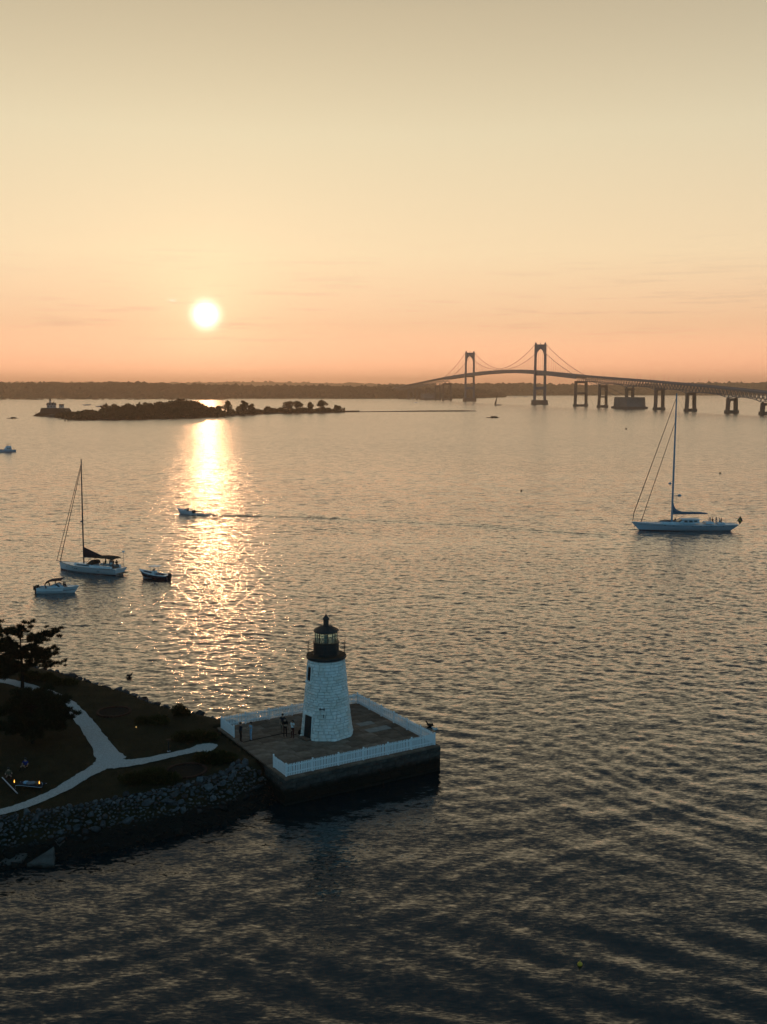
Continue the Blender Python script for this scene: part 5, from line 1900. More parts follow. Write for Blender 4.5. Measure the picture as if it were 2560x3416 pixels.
# --- cabin cruiser at the frame edge
a = at_z(6, 1508.5)
bq = at_z(46, 1507)
loc = (a + bq) / 2
rz = R(206)
L = 8.2
cr = thing('cabin_cruiser', 'small cabin cruiser with flying bridge at the frame edge, below the island lighthouse', 'motorboat', loc, rz)
H6 = Hull(L, L * .36, 1.6, 1.1, .8, .1, .3, .9, .03, .3, 2.3)
H6.surface().build('hull', M['bluehull'], cr, smooth=50)
H6.deck().build('deck', M['gel'], cr, smooth=50)
H6.gunwale(.06).build('gunwale', M['navy'], cr)
house(MB(), -.25 * L, .22 * L, 2.5, 2.0, 1.25, 1.3, .1, .5).build('cabin', M['gel'], cr)
for s in (-1, 1):
    for (x0, x1) in ((-.2, -.08), (-.05, .06)):
        MB().box(((x0 + x1) / 2 * L, s * 1.13, 2.05), ((x1 - x0) * L, .05, .5)).build('window', M['dglass'], cr)
MB().box((.155 * L, 0, 2.05), (.06, 1.5, .5), (0, -.46, 0)).build('windscreen', M['dglass'], cr)
house(MB(), -.22 * L, .10 * L, 2.2, 1.8, 2.56, .65, .1, .3).build('flying_bridge', M['gel'], cr)
MB().box((-.08 * L, 0, 4.2), (.30 * L, 2.0, .08)).build('sun_top', M['cl_navy'], cr)
for s in (-1, 1):
    for x in (-.2, .04):
        MB().tube([(x * L, s * .9, 3.1), (x * L, s * .9, 4.2)], .03, 5).build('top_leg', M['alu'], cr)
crew(cr, loc, rz, -.05 * L, 0, 3.2, -PI / 2, ('cl_navy', 'cl_navy'), 'helmsman on the cabin cruiser flying bridge')

# ------------------------------------------------------------------ far sailing boats, mooring buoys
def far_sail(label, px, py, Lb, mast_h, masts=1, sail=False, rz=0.4, group='small sailing boats far off'):
    p = at_z(px, py)
    t = thing('sailboat', label, 'sailboat', p, rz, group)
    Hh = Hull(Lb, Lb * .3, Lb * .13, Lb * .1, Lb * .08, Lb * .05, .3, .7, 0, .4, 2)
    Hh.surface(12, 4).build('hull', M['gel'] if not sail else M['navy'], t, smooth=50)
    Hh.deck(.03, .03, 0, 1, 12).build('deck', M['gel'], t)
    house(MB(), -.15 * Lb, .2 * Lb, Lb * .16, Lb * .12, Lb * .1, .5).build('cabin', M['gel'], t)
    for i in range(masts):
        x = (.1 - .32 * i) * Lb
        MB().tube([(x, 0, .5), (x, 0, mast_h * (1 if i == 0 else .75))], [.12, .08], 6).build('mast', M['darkspar'], t)
        MB().tube([(x, 0, Lb * .2), (x - .3 * Lb, 0, Lb * .2)], .12, 6).build('boom', M['darkspar'], t)
    MB().tube([(.5 * Lb, 0, Lb * .13), (.1 * Lb, 0, mast_h * .97)], .05, 4).build('forestay', M['wire'], t)
    if sail:
        b = MB()
        n = 8
        vs = []
        for i in range(n + 1):
            f = i / n
            for g in range(4):
                h_ = g / 3
                x0_ = .55 * Lb - (.45 * Lb) * f
                vs.append((x0_ - h_ * (1 - f) * .28 * Lb, .25 * math.sin(PI * h_) * (1 - f) * Lb * .3 + (.02 if False else 0), Lb * .16 + (mast_h * .92 - Lb * .16) * f))
        b.add(vs, [(i * 4 + g, i * 4 + g + 1, i * 4 + 5 + g, i * 4 + 4 + g) for i in range(n) for g in range(3)])
        b.build('jib', M['brown'], t, smooth=60)
    return t


far_sail('two masted boat with a raised dark jib between the bridge towers', 1662, 1352, 13, 24, 2, True, 2.9)
far_sail('small sailboat with bare mast under the bridge left of the far tower', 1388, 1344, 9, 26, 1, False, .4)
far_sail('sailboat moored beyond the island, right of the island lighthouse', 338, 1357, 17, 16, 1, False, .2)
far_sail('sailboat with very tall bare mast behind the island brush', 290, 1352, 14, 27, 1, False, .5)
p = at_z(1815, 1322)
far_sail('pale sailboat moored off the far shore between the towers', 1718, 1325.0, 16, 9, 1, False, 0.1)
far_sail('pale sailboat moored off the far shore beside the near tower', 1752, 1324.0, 18, 26, 1, False, 0.05)


def far_boat_mesh(seed):
    q = random.Random(seed)
    Lb = q.uniform(11, 22)
    b = MB()
    Hh = Hull(Lb, Lb * .28, Lb * .14, Lb * .11, Lb * .06, 0, .3, .8, 0, .4, 2)
    s = Hh.surface(8, 3)
    b.add(s.v, s.f)
    s = Hh.deck(.03, .03, 0, 1, 8)
    b.add(s.v, s.f)
    house(b, -.25 * Lb, .22 * Lb, Lb * .2, Lb * .16, Lb * .11, q.uniform(.6, 1.6))
    if q.random() < .5:
        b.tube([(.05 * Lb, 0, 1), (.05 * Lb, 0, Lb * q.uniform(1.0, 1.25))], .14, 5)
    me = b.mesh('moored_boat')
    me.materials.append(M['oldwood'] if seed % 3 else M['cl_navy'])
    return me


FB = [far_boat_mesh(i) for i in range(7)]
q = random.Random(12)
for i in range(34):
    px = 12 + i * 22.5 + q.uniform(-8, 8)
    p = at_z(px, 1331.2 + q.uniform(0, 2.6))
    o = link('moored_boat', FB[q.randrange(7)], None, None, p)
    o.rotation_euler = (0, 0, q.uniform(-.5, .5) + (PI if q.random() < .3 else 0))
    tag(o, 'tiny boat moored in the row along the far shore', 'boat', 'tiny boats moored along the far shore')


def buoy(label, px, py, s, m, grp='mooring buoys'):
    p = at_z(px, py)
    t = thing('mooring_buoy', label, 'buoy', (p.x, p.y, 0), 0, grp)
    MB().lathe([(.10 * s, -.3 * s), (.42 * s, -.12 * s), (.5 * s, .12 * s), (.38 * s, .38 * s), (.12 * s, .5 * s), (.06 * s, .55 * s), (.06 * s, .8 * s), (.02 * s, .82 * s)], 14).build('float', M[m], t, smooth=50)
    MB().tube([(.12 * s * math.cos(a), 0, .86 * s + .12 * s * math.sin(a)) for a in [i * PI / 6 for i in range(13)]], .025 * s, 5).build('ring', M['wire'], t)
    return t


buoy('dark buoy on the open water left of the tall yacht mast', 2089, 1432, 1.6, 'cl_red')
buoy('small dark buoy on the open water in the middle of the bay', 1740, 1638, .7, 'cl_black')
buoy('small dark buoy right of the tall yacht mast', 2403, 1579, .8, 'cl_black')
buoy('small yellow float standing in for a golden glint on the dark water at the bottom', 1935, 3218, .32, 'yellow')  # golden glint on the water, built as a plain yellow float
for (px, py, s, label) in ((1648, 1394, 5.0, 'rounded black rock awash below the two masted boat'), (45, 1396, 4.0, 'low black reef awash left of the island pilings')):
    p = at_z(px, py)
    b = MB()
    b.ico((0, 0, 0), (s * .9, s * .5, s * .42), 2, .18, 5)
    b.ico((-s * 1.3, 0, -s * .1), (s * .8, s * .5, s * .22), 2, .2, 6)
    b.ico((s * .9, .2, -s * .15), (s * .6, s * .4, s * .3), 2, .2, 7)
    tag(b.build('rock', M['rock'], loc=p), label, 'rock')

# ------------------------------------------------------------------ suspension bridge
BT1 = Vector((316.6, 2086.35, 0))
BU = Vector((0.20536523, -0.97868541, 0))     # along the bridge towards the right
BN = Vector((0.97868541, 0.20536523, 0))      # across it
bridge = thing('suspension_bridge', 'long suspension bridge with two arched towers, truss approaches and tall piers', 'bridge', BT1, math.atan2(BU.y, BU.x))
# in the bridge's own axes: x along it (0 at the near tower, -495 at the far one), y to its left, z up
DT = [(-1700, 17), (-1442, 28.3), (-1110, 44.1), (-835, 55.9), (-691, 62.3), (-500, 68.4), (-368, 71.3), (-248, 72.3), (-140, 71.6), (-28, 68.3), (98, 62), (231, 55.0), (366, 49.3), (475, 44.9), (599, 39.3), (694, 34.6), (757, 31.2), (808, 28.2), (1000, 17.5), (1250, 8)]


def deck_z(s):
    for (a, za), (b, zb) in zip(DT[:-1], DT[1:]):
        if a <= s <= b:
            return za + (zb - za) * (s - a) / (b - a)
    return DT[-1][1]


def sweep(name, s0, s1, step, y0, y1, zt, zb, m, parent=bridge):
    b = MB()
    n = max(1, round((s1 - s0) / step))
    vs = []
    for i in range(n + 1):
        s = s0 + (s1 - s0) * i / n
        z = deck_z(s)
        vs += [(s, y0, z + zt), (s, y1, z + zt), (s, y1, z + zb), (s, y0, z + zb)]
    fs = [(4 * i + k, 4 * i + (k + 1) % 4, 4 * i + 4 + (k + 1) % 4, 4 * i + 4 + k) for i in range(n) for k in range(4)]
    fs += [(0, 3, 2, 1), (4 * n, 4 * n + 1, 4 * n + 2, 4 * n + 3)]
    return b.add(vs, fs).build(name, m, parent)


sweep('road_deck', -1700, 1250, 24, -9.0, 9.0, 0, -1.4, M['steel'])
for s_ in (-1, 1):
    sweep('parapet', -1700, 1250, 24, s_ * 8.6 - .25, s_ * 8.6 + .25, 1.1, 0.02, M['steel'])
    sweep('stiffening_girder', -706, 212, 18, s_ * 8.9 - .5, s_ * 8.9 + .5, -0.3, -6.3, M['steel'])
for i in range(38):
    s = -700 + i * 24
    MB().box((s, 0, deck_z(s) - 5.4), (1.2, 16.8, 1.0)).build('floor_beam', M['steel'], bridge)


def tower(s, name):
    zb = 9.0
    t = thing  # keep the towers as parts of the bridge
    root = None
    # two legs, tapering slightly inward
    for sd in (-1, 1):
        b = MB()
        vs = []
        for z, yo, wy, wx in ((zb, 10.9, 4.0, 6.2), (61, 10.5, 3.8, 5.6), (97, 10.2, 3.7, 5.2), (121.3, 10.0, 3.6, 5.0)):
            for (dx, dy) in ((-1, -1), (1, -1), (1, 1), (-1, 1)):
                vs.append((s + dx * wx / 2, sd * yo + dy * wy / 2, z))
        b.add(vs, [(4 * i + k, 4 * i + (k + 1) % 4, 4 * i + 4 + (k + 1) % 4, 4 * i + 4 + k) for i in range(3) for k in range(4)] + [(0, 3, 2, 1), (12, 13, 14, 15)])
        leg = b.build('tower_leg', M['steel'], bridge)
        bb = MB()
        bb.box((s, sd * 10.0, 122.3), (4.0, 2.6, 2.0))
        bb.box((s, sd * 10.0, 124.0), (2.4, 1.6, 1.6), None, .5)
        bb.build('cable_saddle', M['steel'], leg)
    # pointed arch head
    b = MB()
    ys = 8.35
    arc = []
    for i in range(9):
        f = i / 8
        y = -ys + ys * f
        z = 96 + 15.5 * math.sin(math.acos(max(0, 1 - f)) if f > 0 else 0) ** 0.9 * (0.93 + .07 * f)
        arc.append((y, z))
    arc = arc + [(-y, z) for y, z in arc[:-1][::-1]]
    n = len(arc)
    vs = []
    for (y, z) in arc:
        for dx in (-2.0, 2.0):
            vs += [(s + dx, y, z), (s + dx, y, 120.6)]
    fs = []
    for i in range(n - 1):
        a, c = 4 * i, 4 * i + 4
        fs += [(a, c, c + 1, a + 1), (a + 2, a + 3, c + 3, c + 2), (a, a + 2, c + 2, c), (a + 1, c + 1, c + 3, a + 3)]
    fs += [(0, 1, 3, 2), (4 * n - 4, 4 * n - 2, 4 * n - 1, 4 * n - 3)]
    b.add(vs, fs).build('arch_head', M['steel'], bridge)
    MB().box((s, 0, 33), (4.4, 17.9, 5.6)).build('cross_beam', M['steel'], bridge)
    MB().box((s, 0, deck_z(s) - 7.6), (4.4, 17.4, 2.4)).build('deck_beam', M['steel'], bridge)
    MB().tube([(s, 0, 120.6), (s, 0, 124.5)], .5, 6).build('beacon', M['steel'], bridge)
    b = MB()
    b.box((s, 0, 5.2), (15, 30, 7.6))
    b.box((s, 0, 0.6), (17, 32, 2.6))
    b.build('tower_pier', M['concrete'], bridge)


tower(0, 'near')
tower(-495, 'far')


def cable_z(s):
    if s > 0:
        t = s / 212.0
        return 122.5 + (deck_z(212) - .5 - 122.5) * t - 4 * 5.5 * t * (1 - t)
    if s < -495:
        t = (-495 - s) / 212.0
        return 122.5 + (deck_z(-707) - .5 - 122.5) * t - 4 * 5.5 * t * (1 - t)
    t = (s + 247.5) / 247.5
    return 75.5 + (122.5 - 75.5) * t * t


hang = bpy.data.meshes.new('hanger')
hb = MB().tube([(0, 0, 0), (0, 0, 1)], .13, 5)
hang = hb.mesh('hanger')
hang.materials.append(M['steel'])
for sd in (-1, 1):
    pts = [(s, sd * 9.6, cable_z(s)) for s in np.linspace(-707, 212, 93)]
    MB().tube(pts, .42, 6).build('main_cable', M['steel'], bridge)
    MB().tube([(212, sd * 9.6, deck_z(212) - .5), (395, sd * 9.0, 18)], .32, 6).build('anchor_cable', M['steel'], bridge)
    MB().tube([(-707, sd * 9.6, deck_z(-707) - .5), (-890, sd * 9.0, 16)], .32, 6).build('anchor_cable', M['steel'], bridge)
    s = -695
    while s < 206:
        if abs(s) > 8 and abs(s + 495) > 8:
            z0, z1 = deck_z(s), cable_z(s)
            if z1 - z0 > 2:
                o = link('hanger', hang, None, bridge, (s, sd * 9.6, z0))
                o.scale.z = z1 - z0
        s += 12.0

# deck trusses of the approaches
piers_r = [212, 309, 415, 519, 616, 727, 809, 905, 1000]


def truss_depth(s, piers):
    d = min(abs(s - p) for p in piers)
    return 9.3 + 3.2 * max(0, 1 - d / 26) ** 1.5


unit = MB().box((0.5, 0, 0), (1, 1, 1)).mesh('truss_member')
unit.materials.append(M['steel'])


def member(p, q_, wd, parent=bridge):
    p, q_ = Vector(p), Vector(q_)
    d = q_ - p
    o = link('truss_member', unit, None, parent)
    o.matrix_local = Matrix.Translation(p) @ d.to_track_quat('X', 'Z').to_matrix().to_4x4() @ Matrix.Diagonal((d.length, wd, wd, 1))
    return o


pl = 9.6
for sd in (-1, 1):
    far_side = MB()
    s = 212.0
    while s < 1000:
        s2 = s + pl
        a, c = deck_z(s) - 1.5, deck_z(s2) - 1.5
        mz = (a + c) / 2
        A, Cc = a - truss_depth(s, piers_r) + 1.5, c - truss_depth(s2, piers_r) + 1.5
        mid = s + pl / 2
        mb_, mt_ = (A + Cc) / 2, mz
        segs = [((s, sd * 7.5, A), (s2, sd * 7.5, Cc), .75), ((s, sd * 7.5, A), (mid, sd * 7.5, mt_), .6), ((mid, sd * 7.5, mt_), (s2, sd * 7.5, Cc), .6)]
        for p, q_, wd in segs:
            if sd == -1 and s < 830:
                member(p, q_, wd)
            else:
                far_side.bar(p, q_, wd, wd)
        far_side.bar((s, sd * 7.5, a), (s2, sd * 7.5, c), .8, .8)
        if sd == 1:
            far_side.bar((s, -7.5, A), (s, 7.5, A), .4, .4)
        s = s2
    far_side.build('truss_chords', M['steel'], bridge)
lt = MB()
piers_l = [-707, -805, -915, -1020, -1130, -1250]
s = -707.0
while s > -1600:
    s2 = s - 12
    for sd in (-1, 1):
        a, c = deck_z(s) - 1.5, deck_z(s2) - 1.5
        A, Cc = a - truss_depth(s, piers_l) + 1.5, c - truss_depth(s2, piers_l) + 1.5
        m_ = (s + s2) / 2
        lt.bar((s, sd * 7.5, A), (s2, sd * 7.5, Cc), .7, .7)
        lt.bar((s, sd * 7.5, A), (m_, sd * 7.5, (a + c) / 2), .5, .5)
        lt.bar((m_, sd * 7.5, (a + c) / 2), (s2, sd * 7.5, Cc), .5, .5)
    s = s2
lt.build('far_truss', M['steel'], bridge)


def frame_pier(s, top, wo, wi, beams, base=True, wx=6.0):
    """concrete portal pier: legs from outer half-width wo"""
    b = MB()
    lw = wo - wi
    for sd in (-1, 1):
        b.prism([(sd * (wo + .9), 0), (sd * (wi + .9), 0), (sd * wi, top), (sd * wo, top)], 'x', s - wx / 2, s + wx / 2)
    for z, h in beams:
        b.box((s, 0, z), (wx * .8, 2 * wi + 1.2, h))
    b.box((s, 0, 1.6), (wx + 2.5, 2 * wo + 3.4, 4.6))
    return b.build('bridge_pier', M['concrete'], bridge)


frame_pier(212, 46, 11.6, 8.0, [(44, 4), (24, 3.0)])
frame_pier(309, 38, 7.4, 4.4, [(36, 4), (18, 2.4)])
frame_pier(519, 33.5, 7.0, 3.7, [(31.4, 4)])
frame_pier(616, 27, 6.9, 3.6, [(25, 4)])
frame_pier(727, 20, 6.9, 3.6, [(18, 3.6)])
frame_pier(809, 15, 6.9, 3.6, [(13, 3.4)])
frame_pier(905, 10, 6.9, 3.6, [(8.4, 3)])
frame_pier(-707, 46, 11.6, 8.0, [(44, 4)])
frame_pier(-805, 38, 7.4, 4.4, [(36, 4)])
frame_pier(-1020, 30, 9.0, 5.2, [(28, 4)])
frame_pier(-1130, 26, 9.0, 5.2, [(24, 4)])
for s in (212, 309, 415, 519, 616, 727, 809, -707, -805):
    for sd in (-1, 1):
        zt_ = deck_z(s) - truss_depth(s, piers_r + piers_l)
        tp = {212: 46, 309: 38, 415: 33, 519: 33.5, 616: 27, 727: 20, 809: 15, -707: 46, -805: 38}[s]
        MB().box((s, sd * 5.6, (tp + zt_) / 2), (2.4, 1.8, max(.6, zt_ - tp + .6))).build('bearing', M['steel'], bridge)
# anchorages: splayed concrete blocks with a portal on top
for s, zt_, tp in ((415, 18.5, 33), (-915, 17, 34)):
    b = MB()
    b.prism([(-26, 3), (26, 3), (23, zt_), (-23, zt_)], 'y', -16, 16)
    o = b.build('anchorage', M['anchor'], bridge)
    o.location = (s, 0, 0)
    MB().box((s, 0, 1.4), (58, 37, 4.2)).build('anchorage_footing', M['concrete'], bridge)
    b = MB()
    for sd in (-1, 1):
        b.box((s, sd * 5.4, (zt_ + tp) / 2), (6, 3.2, tp - zt_))
    b.box((s, 0, tp - 2), (5, 8.2, 3.6))
    b.build('bridge_pier', M['concrete'], bridge)
lampm = MB()
lampm.tube([(0, 0, 0), (0, 0, 8.5), (0, -.8, 9.6), (0, -2.4, 9.8)], [.14, .11, .09, .08], 5)
lampm.box((0, -2.7, 9.75), (.5, .9, .25))
lm = lampm.mesh('lamp_post')
lm.materials.append(M['steel'])
s = 240
while s < 1000:
    for sd in (-1, 1):
        o = link('lamp_post', lm, None, bridge, (s, sd * 8.4, deck_z(s)))
        o.rotation_euler = (0, 0, 0 if sd == 1 else PI)
    s += 46

# ------------------------------------------------------------------ low island in the bay
def profile_land(name, label, pxs, m, depth, kind='structure', zbase=-1.0, nd=7):
    """land whose shoreline is given as photograph points (px, py) on the water and crest heights in metres"""
    vs, fs = [], []
    for (px, py, hgt) in pxs:
        p = at_z(px, py)
        away = Vector((p.x, p.y, 0)).normalized()
        for k in range(nd):
            f = k / (nd - 1)
            c = p + away * (depth * f)
            z = zbase + (hgt - zbase) * math.sin(PI * min(1, f * .92 + .0)) ** .7
            vs.append((c.x, c.y, z if 0 < k < nd - 1 else zbase))
    for i in range(len(pxs) - 1):
        for k in range(nd - 1):
            a = i * nd + k
            fs.append((a, a + 1, a + nd + 1, a + nd))
    o = MB().add(vs, fs).build(name, m, smooth=60)
    return tag(o, label, 'island' if kind == 'structure' else 'land', kind=kind)


profile_land('island', 'long low island ground in the bay under the sun', [(150, 1392, .6), (180, 1394, 3), (220, 1396, 5), (280, 1400, 6), (340, 1401, 6.5), (420, 1400, 7), (500, 1398, 7), (580, 1396, 6.5), (640, 1394.5, 5.5), (700, 1391, 4.5), (760, 1388, 3.6), (830, 1384, 3.2), (900, 1381, 3.2), (980, 1379, 3.4), (1060, 1378.5, 3), (1120, 1377.5, 2), (1160, 1376, .9), (1200, 1374, .4)], M['sandrock'], 115)
b = MB()
profile_land('sand_spit', 'thin dark sand spit reaching right from the island towards the bridge', [(1140, 1376, .5), (1250, 1374.5, .9), (1330, 1374, 1.0), (1400, 1373.5, 1.4), (1480, 1373.2, 1.5), (1540, 1373, 1.6), (1590, 1372.2, .6)], M['sandrock'], 26, zbase=-.4)


def isl(px, py, back):
    p = at_z(px, py)
    return p + Vector((p.x, p.y, 0)).normalized() * back


def veg_mass(name, label, spots, n, size, seed, m='brush', group=None, kind='stuff'):
    q = np.random.RandomState(seed)
    blobs = []
    for (px, py, back, top, wid) in spots:
        p = isl(px, py, back)
        for _ in range(7):
            r = wid * (.3 + .3 * q.rand())
            blobs.append((p.x + q.normal() * wid * .5, p.y + q.normal() * 12, max(1, top * (.30 + .5 * q.rand())), r, r, max(1.2, top * .28)))
        blobs.append((p.x, p.y, top * .62, wid * .55, wid * .55, top * .38))
    P, d = blob_points(blobs, n, q, .45)
    P[:, 2] = np.maximum(P[:, 2], .4)
    V, Fc = tri_cloud(P, d, size, q, 2, .9, .8)
    return tag(arrays(name, V, Fc, M[m]), label, 'vegetation', group, kind)


brush = []
prof = [(205, 9.5), (235, 10), (262, 12), (285, 14), (305, 14), (325, 12), (345, 13), (365, 18), (382, 25), (400, 22), (420, 25), (445, 27), (470, 27), (495, 29), (520, 28), (545, 30), (570, 31), (595, 34), (615, 35), (635, 33), (655, 33), (670, 28), (684, 18), (698, 17), (712, 16), (726, 14)]
for px, top in prof:
    top *= 0.57
    py = np.interp(px, [180, 280, 420, 580, 700], [1394, 1400, 1400, 1396, 1391])
    brush.append((px, py, 55, top, 9))
    brush.append((px + 6, py, 24, top * .55, 9))
for px in range(225, 740, 18):
    py = np.interp(px, [180, 280, 420, 580, 700], [1394, 1400, 1400, 1396, 1391])
    brush.append((px, py, 10, 5.5, 6))
veg_mass('brush_thicket', 'dense dark brush thicket covering the low island', brush, 26000, 2.3, 51)
low = [(px, np.interp(px, [640, 760, 900, 1060, 1140], [1394, 1388, 1381, 1378, 1377]), 28, 6.0 + 1.5 * math.sin(px * .1), 7) for px in range(680, 1140, 16)]
veg_mass('low_scrub', 'low dark scrub along the thin end of the island', low, 7000, 1.6, 52)


def island_tree(label, px, py, back, top, wid, trunk, seed, n=1500, cone=False):
    q = np.random.RandomState(seed)
    p = isl(px, py, back)
    t = thing('island_tree', label, 'tree', (p.x, p.y, 2.0), 0, 'trees standing on the low island')
    MB().tube([(0, 0, -1), (.2, .1, trunk), (0, 0, top * .6)], [.5, .4, .2], 7).build('trunk', M['bark'], t)
    for k in range(5):
        a = k * 1.3
        MB().tube([(0, 0, trunk), (wid * .35 * math.cos(a), wid * .35 * math.sin(a), top * .62)], [.25, .08], 5).build('limb', M['bark'], t)
    blobs = []
    for _ in range(14):
        a = q.rand() * 6.28
        rr_ = wid * .36 * math.sqrt(q.rand())
        zc = trunk + (top - trunk) * (.2 + .55 * q.rand())
        if cone:
            rr_ *= 1.1 - (zc - trunk) / (top - trunk)
        s = wid * (.14 + .10 * q.rand())
        blobs.append((rr_ * math.cos(a), rr_ * math.sin(a), zc, s, s, s * .75))
    P, d = blob_points(blobs, n, q, .5)
    V, Fc = tri_cloud(P, d, .95, q, 2, .9, .8)
    arrays('crown', V, Fc, M['brush'], t)
    return t


for i, (px, py, top, wid, tr, lb) in enumerate((
        (729, 1388, 11, 8, 2, 'small rounded tree first right of the island brush thicket'), (760, 1387, 18, 16, 3, 'broad tree second right of the island brush thicket'),
        (800, 1386, 13, 11, 2, 'bushy tree joined to the broad one on its right'), (815, 1386, 19, 10, 3, 'tallest narrow tree in the island middle group'),
        (838, 1385, 12, 11, 3, 'umbrella shaped small tree ending the island middle group'), (893, 1382, 9, 9, 1, 'low pointed bush alone on the thin part of the island'),
        (962, 1380, 16, 15, 4, 'left half of the double crowned tree near the island end'), (990, 1380, 17, 16, 4, 'right half of the double crowned tree near the island end'),
        (1036, 1379, 14, 10, 2, 'airy upright tree between the double crowned and the flat topped tree'), (1076, 1378, 16, 16, 5, 'flat topped spreading tree near the island tip'),
        (1125, 1377.5, 8, 11, 1, 'last round bush at the island tip'), (705, 1390, 11, 10, 1, 'low shrub between thicket and the small rounded tree'))):
    island_tree(lb, px, py, 30, top * .98, wid * 1.0, tr, 60 + i)

# island lighthouse house on its bastion
c43 = lambda x, y: (120 + x / 5.527, 1310 + y / 5.527)
Y0 = at_z(195, 1392).y + 70
p = at_y(*c43(290, 280), Y0)
sc_ = Y0 / 3411.0 * 1.0   # metres for one photograph pixel there
t = thing('island_lighthouse', 'small pale house with mansard roof and lantern turret on the island end', 'lighthouse', (p.x, Y0, p.z), 0.25)
Wd = 170 / 5.527 * sc_
hw = 52 / 5.527 * sc_
MB().box((0, 0, hw / 2), (Wd * .93, Wd * .8, hw)).build('wall', M['housewall'], t)
rh = 42 / 5.527 * sc_
b = MB().box((0, 0, hw + rh / 2 + .05), (Wd * 1.02, Wd * .9, rh), None, .82)
b.build('roof', M['slate'], t)
for x in (-.3, 0, .3):
    wdw = MB().box((x * Wd, -Wd * .40, hw * .5), (1.1, .12, hw * .5)).build('window', M['dglass'], t)
    MB().box((x * Wd, -Wd * .43, hw + rh * .45), (1.3, .5, rh * .55)).build('dormer', M['housewall'], t)
MB().box((-Wd * .12, 0, hw + rh + 1.2), (2.0, 2.0, 2.6)).build('turret', M['housewall'], t)
MB().lathe([(1.5, hw + rh + 2.5), (1.5, hw + rh + 2.7), (.95, hw + rh + 2.72), (.95, hw + rh + 4.2), (1.15, hw + rh + 4.3), (.15, hw + rh + 5.2), (.05, hw + rh + 5.8)], 12, (-Wd * .12, 0, 0)).build('lantern', M['slate'], t)
MB().box((Wd * .2, .5, hw + rh + .6), (.8, .8, 1.6)).build('chimney', M['bastion'], t)
p2 = at_y(*c43(468, 280), Y0)
t = thing('outbuilding', 'small pale outbuilding right of the island lighthouse', 'building', (p2.x, Y0 + 2, p2.z), 0.25)
MB().box((0, 0, 1.5), (5.4, 4.5, 3.0)).build('wall', M['housewall'], t)
MB().prism([(-3.0, 3.0), (3.0, 3.0), (2.6, 4.6), (-2.6, 4.6)], 'y', -2.6, 2.6).build('roof', M['slate'], t)
MB().box((0, -2.28, 1.6), (1.0, .08, 1.2)).build('window', M['dglass'], t)
b = MB()
pz = p.z
x0 = at_y(*c43(140, 300), Y0).x
x1 = at_y(*c43(560, 300), Y0).x
b.prism([(x0 - 3, -1), (x0, pz), (x1, pz - .6), (x1 + 6, -1)], 'y', Y0 - 9, Y0 + 14)
xm = at_y(*c43(110, 370), Y0).x
b.prism([(xm - 6, -1), (xm + 4, 4.5), (x1 + 12, 4.5), (x1 + 30, -1)], 'y', Y0 - 22, Y0 - 8.5)
tag(b.build('bastion', M['bastion']), 'dark stone bastion carrying the island lighthouse', 'bastion')
# little jetty and old piles
ja, jb = at_y(*c43(5, 385), Y0 - 24), at_y(*c43(225, 385), Y0 - 24)
t = thing('jetty', 'low dark timber jetty left of the island bastion', 'jetty', (ja.x, ja.y, 0))
MB().box(((jb.x - ja.x) / 2, 0, 2.3), (jb.x - ja.x, 2.0, .5)).build('deck', M['oldwood'], t)
for i in range(4):
    MB().tube([((jb.x - ja.x) * i / 3, 0, -1), ((jb.x - ja.x) * i / 3, 0, 4.5 if i in (0, 3) else 2.4)], .35, 7).build('pile', M['oldwood'], t)
q = random.Random(3)
for i in range(16):
    px = 216 + i * 4.6 + q.uniform(-1.5, 1.5)
    pp = at_z(px, 1405.5 - i * .25 + q.uniform(-.6, .6))
    hgt = q.uniform(1.2, 3.2)
    o = MB().tube([(0, 0, -1), (q.uniform(-.3, .3), 0, hgt * .6), (q.uniform(-.5, .5), 0, hgt)], [.32, .3, .22], 7).build('old_pile', M['oldwood'], None, loc=pp)
    tag(o, 'broken timber pile standing in the water before the island', 'pile', 'row of broken timber piles')

# ------------------------------------------------------------------ far shores and hills
def far_ridge(name, label, pts, depth, m):
    """pts: (px, water py, crest py) far land; crest height follows from the distance"""
    vs, fs = [], []
    crest = []
    for (px, pw, pc) in pts:
        p = at_z(px, pw)
        away = Vector((p.x, p.y, 0)).normalized()
        pcv = at_y(px, pc, p.y + depth * .6)
        h = max(6, pcv.z)
        crest.append((p, away, h))
        for f, z in ((0, -1.0), (.05, 3.0), (.35, h * .62), (.6, h * .92), (1.0, h * .75), (1.15, -1)):
            c = p + away * depth * f
            vs.append((c.x, c.y, z))
    for i in range(len(pts) - 1):
        for k in range(5):
            a = i * 6 + k
            fs.append((a, a + 1, a + 7, a + 6))
    o = MB().add(vs, fs).build(name, m, smooth=60)
    tag(o, label, 'hills', kind='structure')
    return crest


def crest_line(pts, n):
    xs = np.linspace(pts[0][0], pts[-1][0], n)
    return [(x, float(np.interp(x, [p[0] for p in pts], [p[1] for p in pts])), float(np.interp(x, [p[0] for p in pts], [p[2] for p in pts]))) for x in xs]


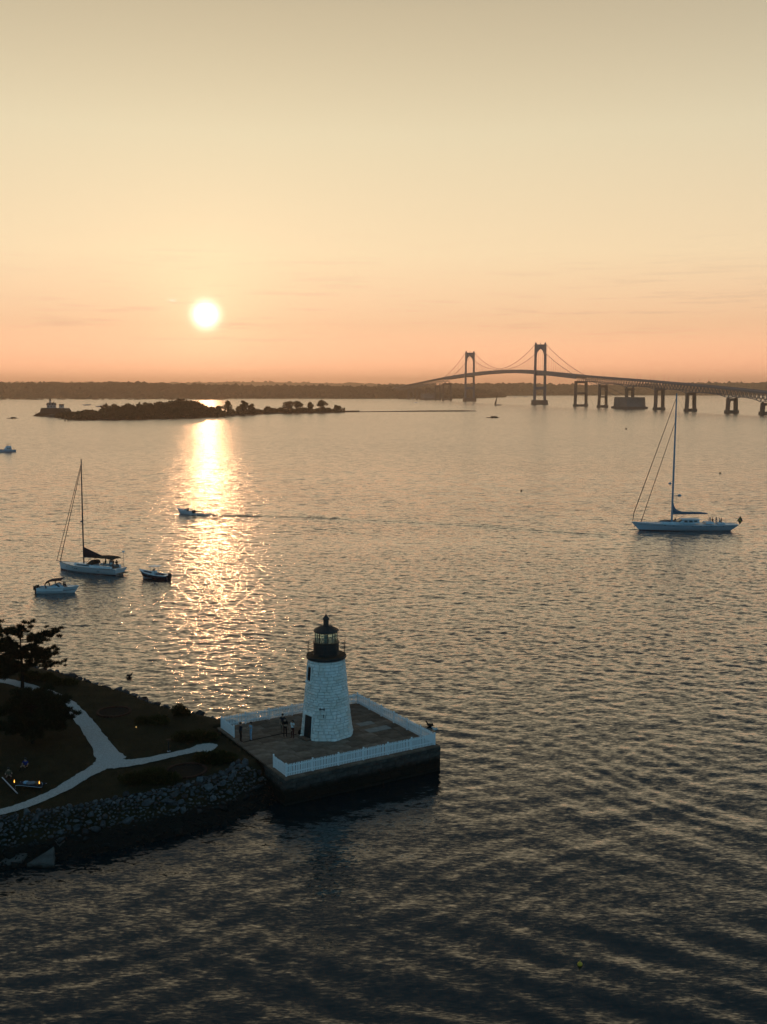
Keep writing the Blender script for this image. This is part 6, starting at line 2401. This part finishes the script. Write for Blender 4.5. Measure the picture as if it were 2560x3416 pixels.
def wood_on(name, label, crest, depth, n, rad, seed):
    q = np.random.RandomState(seed)
    vs0, fs0 = ICO[1]
    vs0, fs0 = np.array(vs0), np.array(fs0)
    allV, allF = [], []
    base = 0
    fz = [0, .05, .35, .6, 1.0]
    for i in range(n):
        k = q.rand() * (len(crest) - 1)
        j = int(k)
        f2 = k - j
        p = crest[j][0].lerp(crest[j + 1][0], f2)
        aw = crest[j][1].lerp(crest[j + 1][1], f2)
        h = crest[j][2] * (1 - f2) + crest[j + 1][2] * f2
        f = q.rand() ** .8 * .75 + .015
        z = float(np.interp(f, fz, [0, 2.0, h * .62, h * .92, h * .75]))
        c = p + aw * depth * f
        r = rad * (.55 + .75 * q.rand() ** 1.5)
        jit = 1 + (q.rand(len(vs0), 1) - .5) * .45
        V = vs0 * jit * np.array([r, r, r * (.7 + .45 * q.rand())]) + np.array([c.x, c.y, z - r * .1])
        allV.append(V)
        allF.append(fs0 + base)
        base += len(V)
    o = arrays(name, np.concatenate(allV), np.concatenate(allF), M['wood_far'])
    return tag(o, label, 'woodland', kind='stuff')


shoreA = [(-900, 1329, 1282), (-400, 1329, 1282), (0, 1329, 1281), (200, 1329, 1279), (330, 1329, 1280), (400, 1329, 1277), (520, 1329, 1282), (650, 1329.5, 1285), (800, 1329.5, 1290), (1000, 1329.5, 1291), (1200, 1330, 1293), (1350, 1330, 1299), (1500, 1330, 1303), (1600, 1328.5, 1305), (1660, 1326.5, 1311), (1680, 1325.5, 1322)]
shoreB = [(1250, 1321.5, 1290), (1400, 1321, 1286), (1500, 1321, 1284), (1600, 1320.5, 1283), (1700, 1320, 1283), (1800, 1319.5, 1283), (1900, 1319, 1286), (2000, 1319, 1287), (2150, 1318.8, 1286), (2280, 1318.8, 1281), (2340, 1318.8, 1278), (2450, 1318.8, 1280), (2560, 1318.8, 1278), (2900, 1318.8, 1278), (3400, 1318.8, 1280)]
hillsC = [(-1200, 1309, 1274), (-400, 1309, 1273), (0, 1309, 1273), (180, 1309, 1274), (400, 1309, 1275), (560, 1309, 1275), (700, 1309, 1274), (760, 1309, 1272), (900, 1309, 1272), (1000, 1309, 1274), (1150, 1309, 1277), (1400, 1309, 1283), (1700, 1309, 1282), (1780, 1309, 1284), (2100, 1309, 1286), (2560, 1309, 1287), (3600, 1309, 1286)]
cA = far_ridge('far_shore', 'wooded far shore across the bay on the left', crest_line(shoreA, 60), 420, M['land'])
cB = far_ridge('farther_shore', 'wooded shore behind the bridge on the right', crest_line(shoreB, 60), 500, M['land'])
cC = far_ridge('distant_hills', 'pale distant hills behind the far shore', crest_line(hillsC, 40), 1400, M['land'])
wood_on('far_wood', 'dense trees along the left far shore, read as one mass', cA, 420, 4200, 11, 71)
wood_on('far_wood_right', 'dense trees along the shore behind the bridge', cB, 500, 3400, 13, 72)
wood_on('hill_wood', 'trees on the distant pale hills', cC, 1400, 2200, 15, 73)

# ------------------------------------------------------------------ evening haze over the whole bay
hz = MB().box((0, 5000, 68.5), (24000, 16000, 143))
hm = bpy.data.materials.new('evening haze')
hm.use_nodes = True
ht = hm.node_tree
ht.nodes.clear()
pvn = nn(ht, 'ShaderNodeVolumePrincipled')
pvn.inputs['Color'].default_value = (1.0, 0.76, 0.56, 1)
pvn.inputs['Density'].default_value = 0.000135
pvn.inputs['Anisotropy'].default_value = 0.74
hout = nn(ht, 'ShaderNodeOutputMaterial')
ht.links.new(pvn.outputs[0], hout.inputs['Volume'])
ho = hz.build('haze', hm)
tag(ho, 'thin warm evening haze over the whole bay', 'haze', kind='stuff')
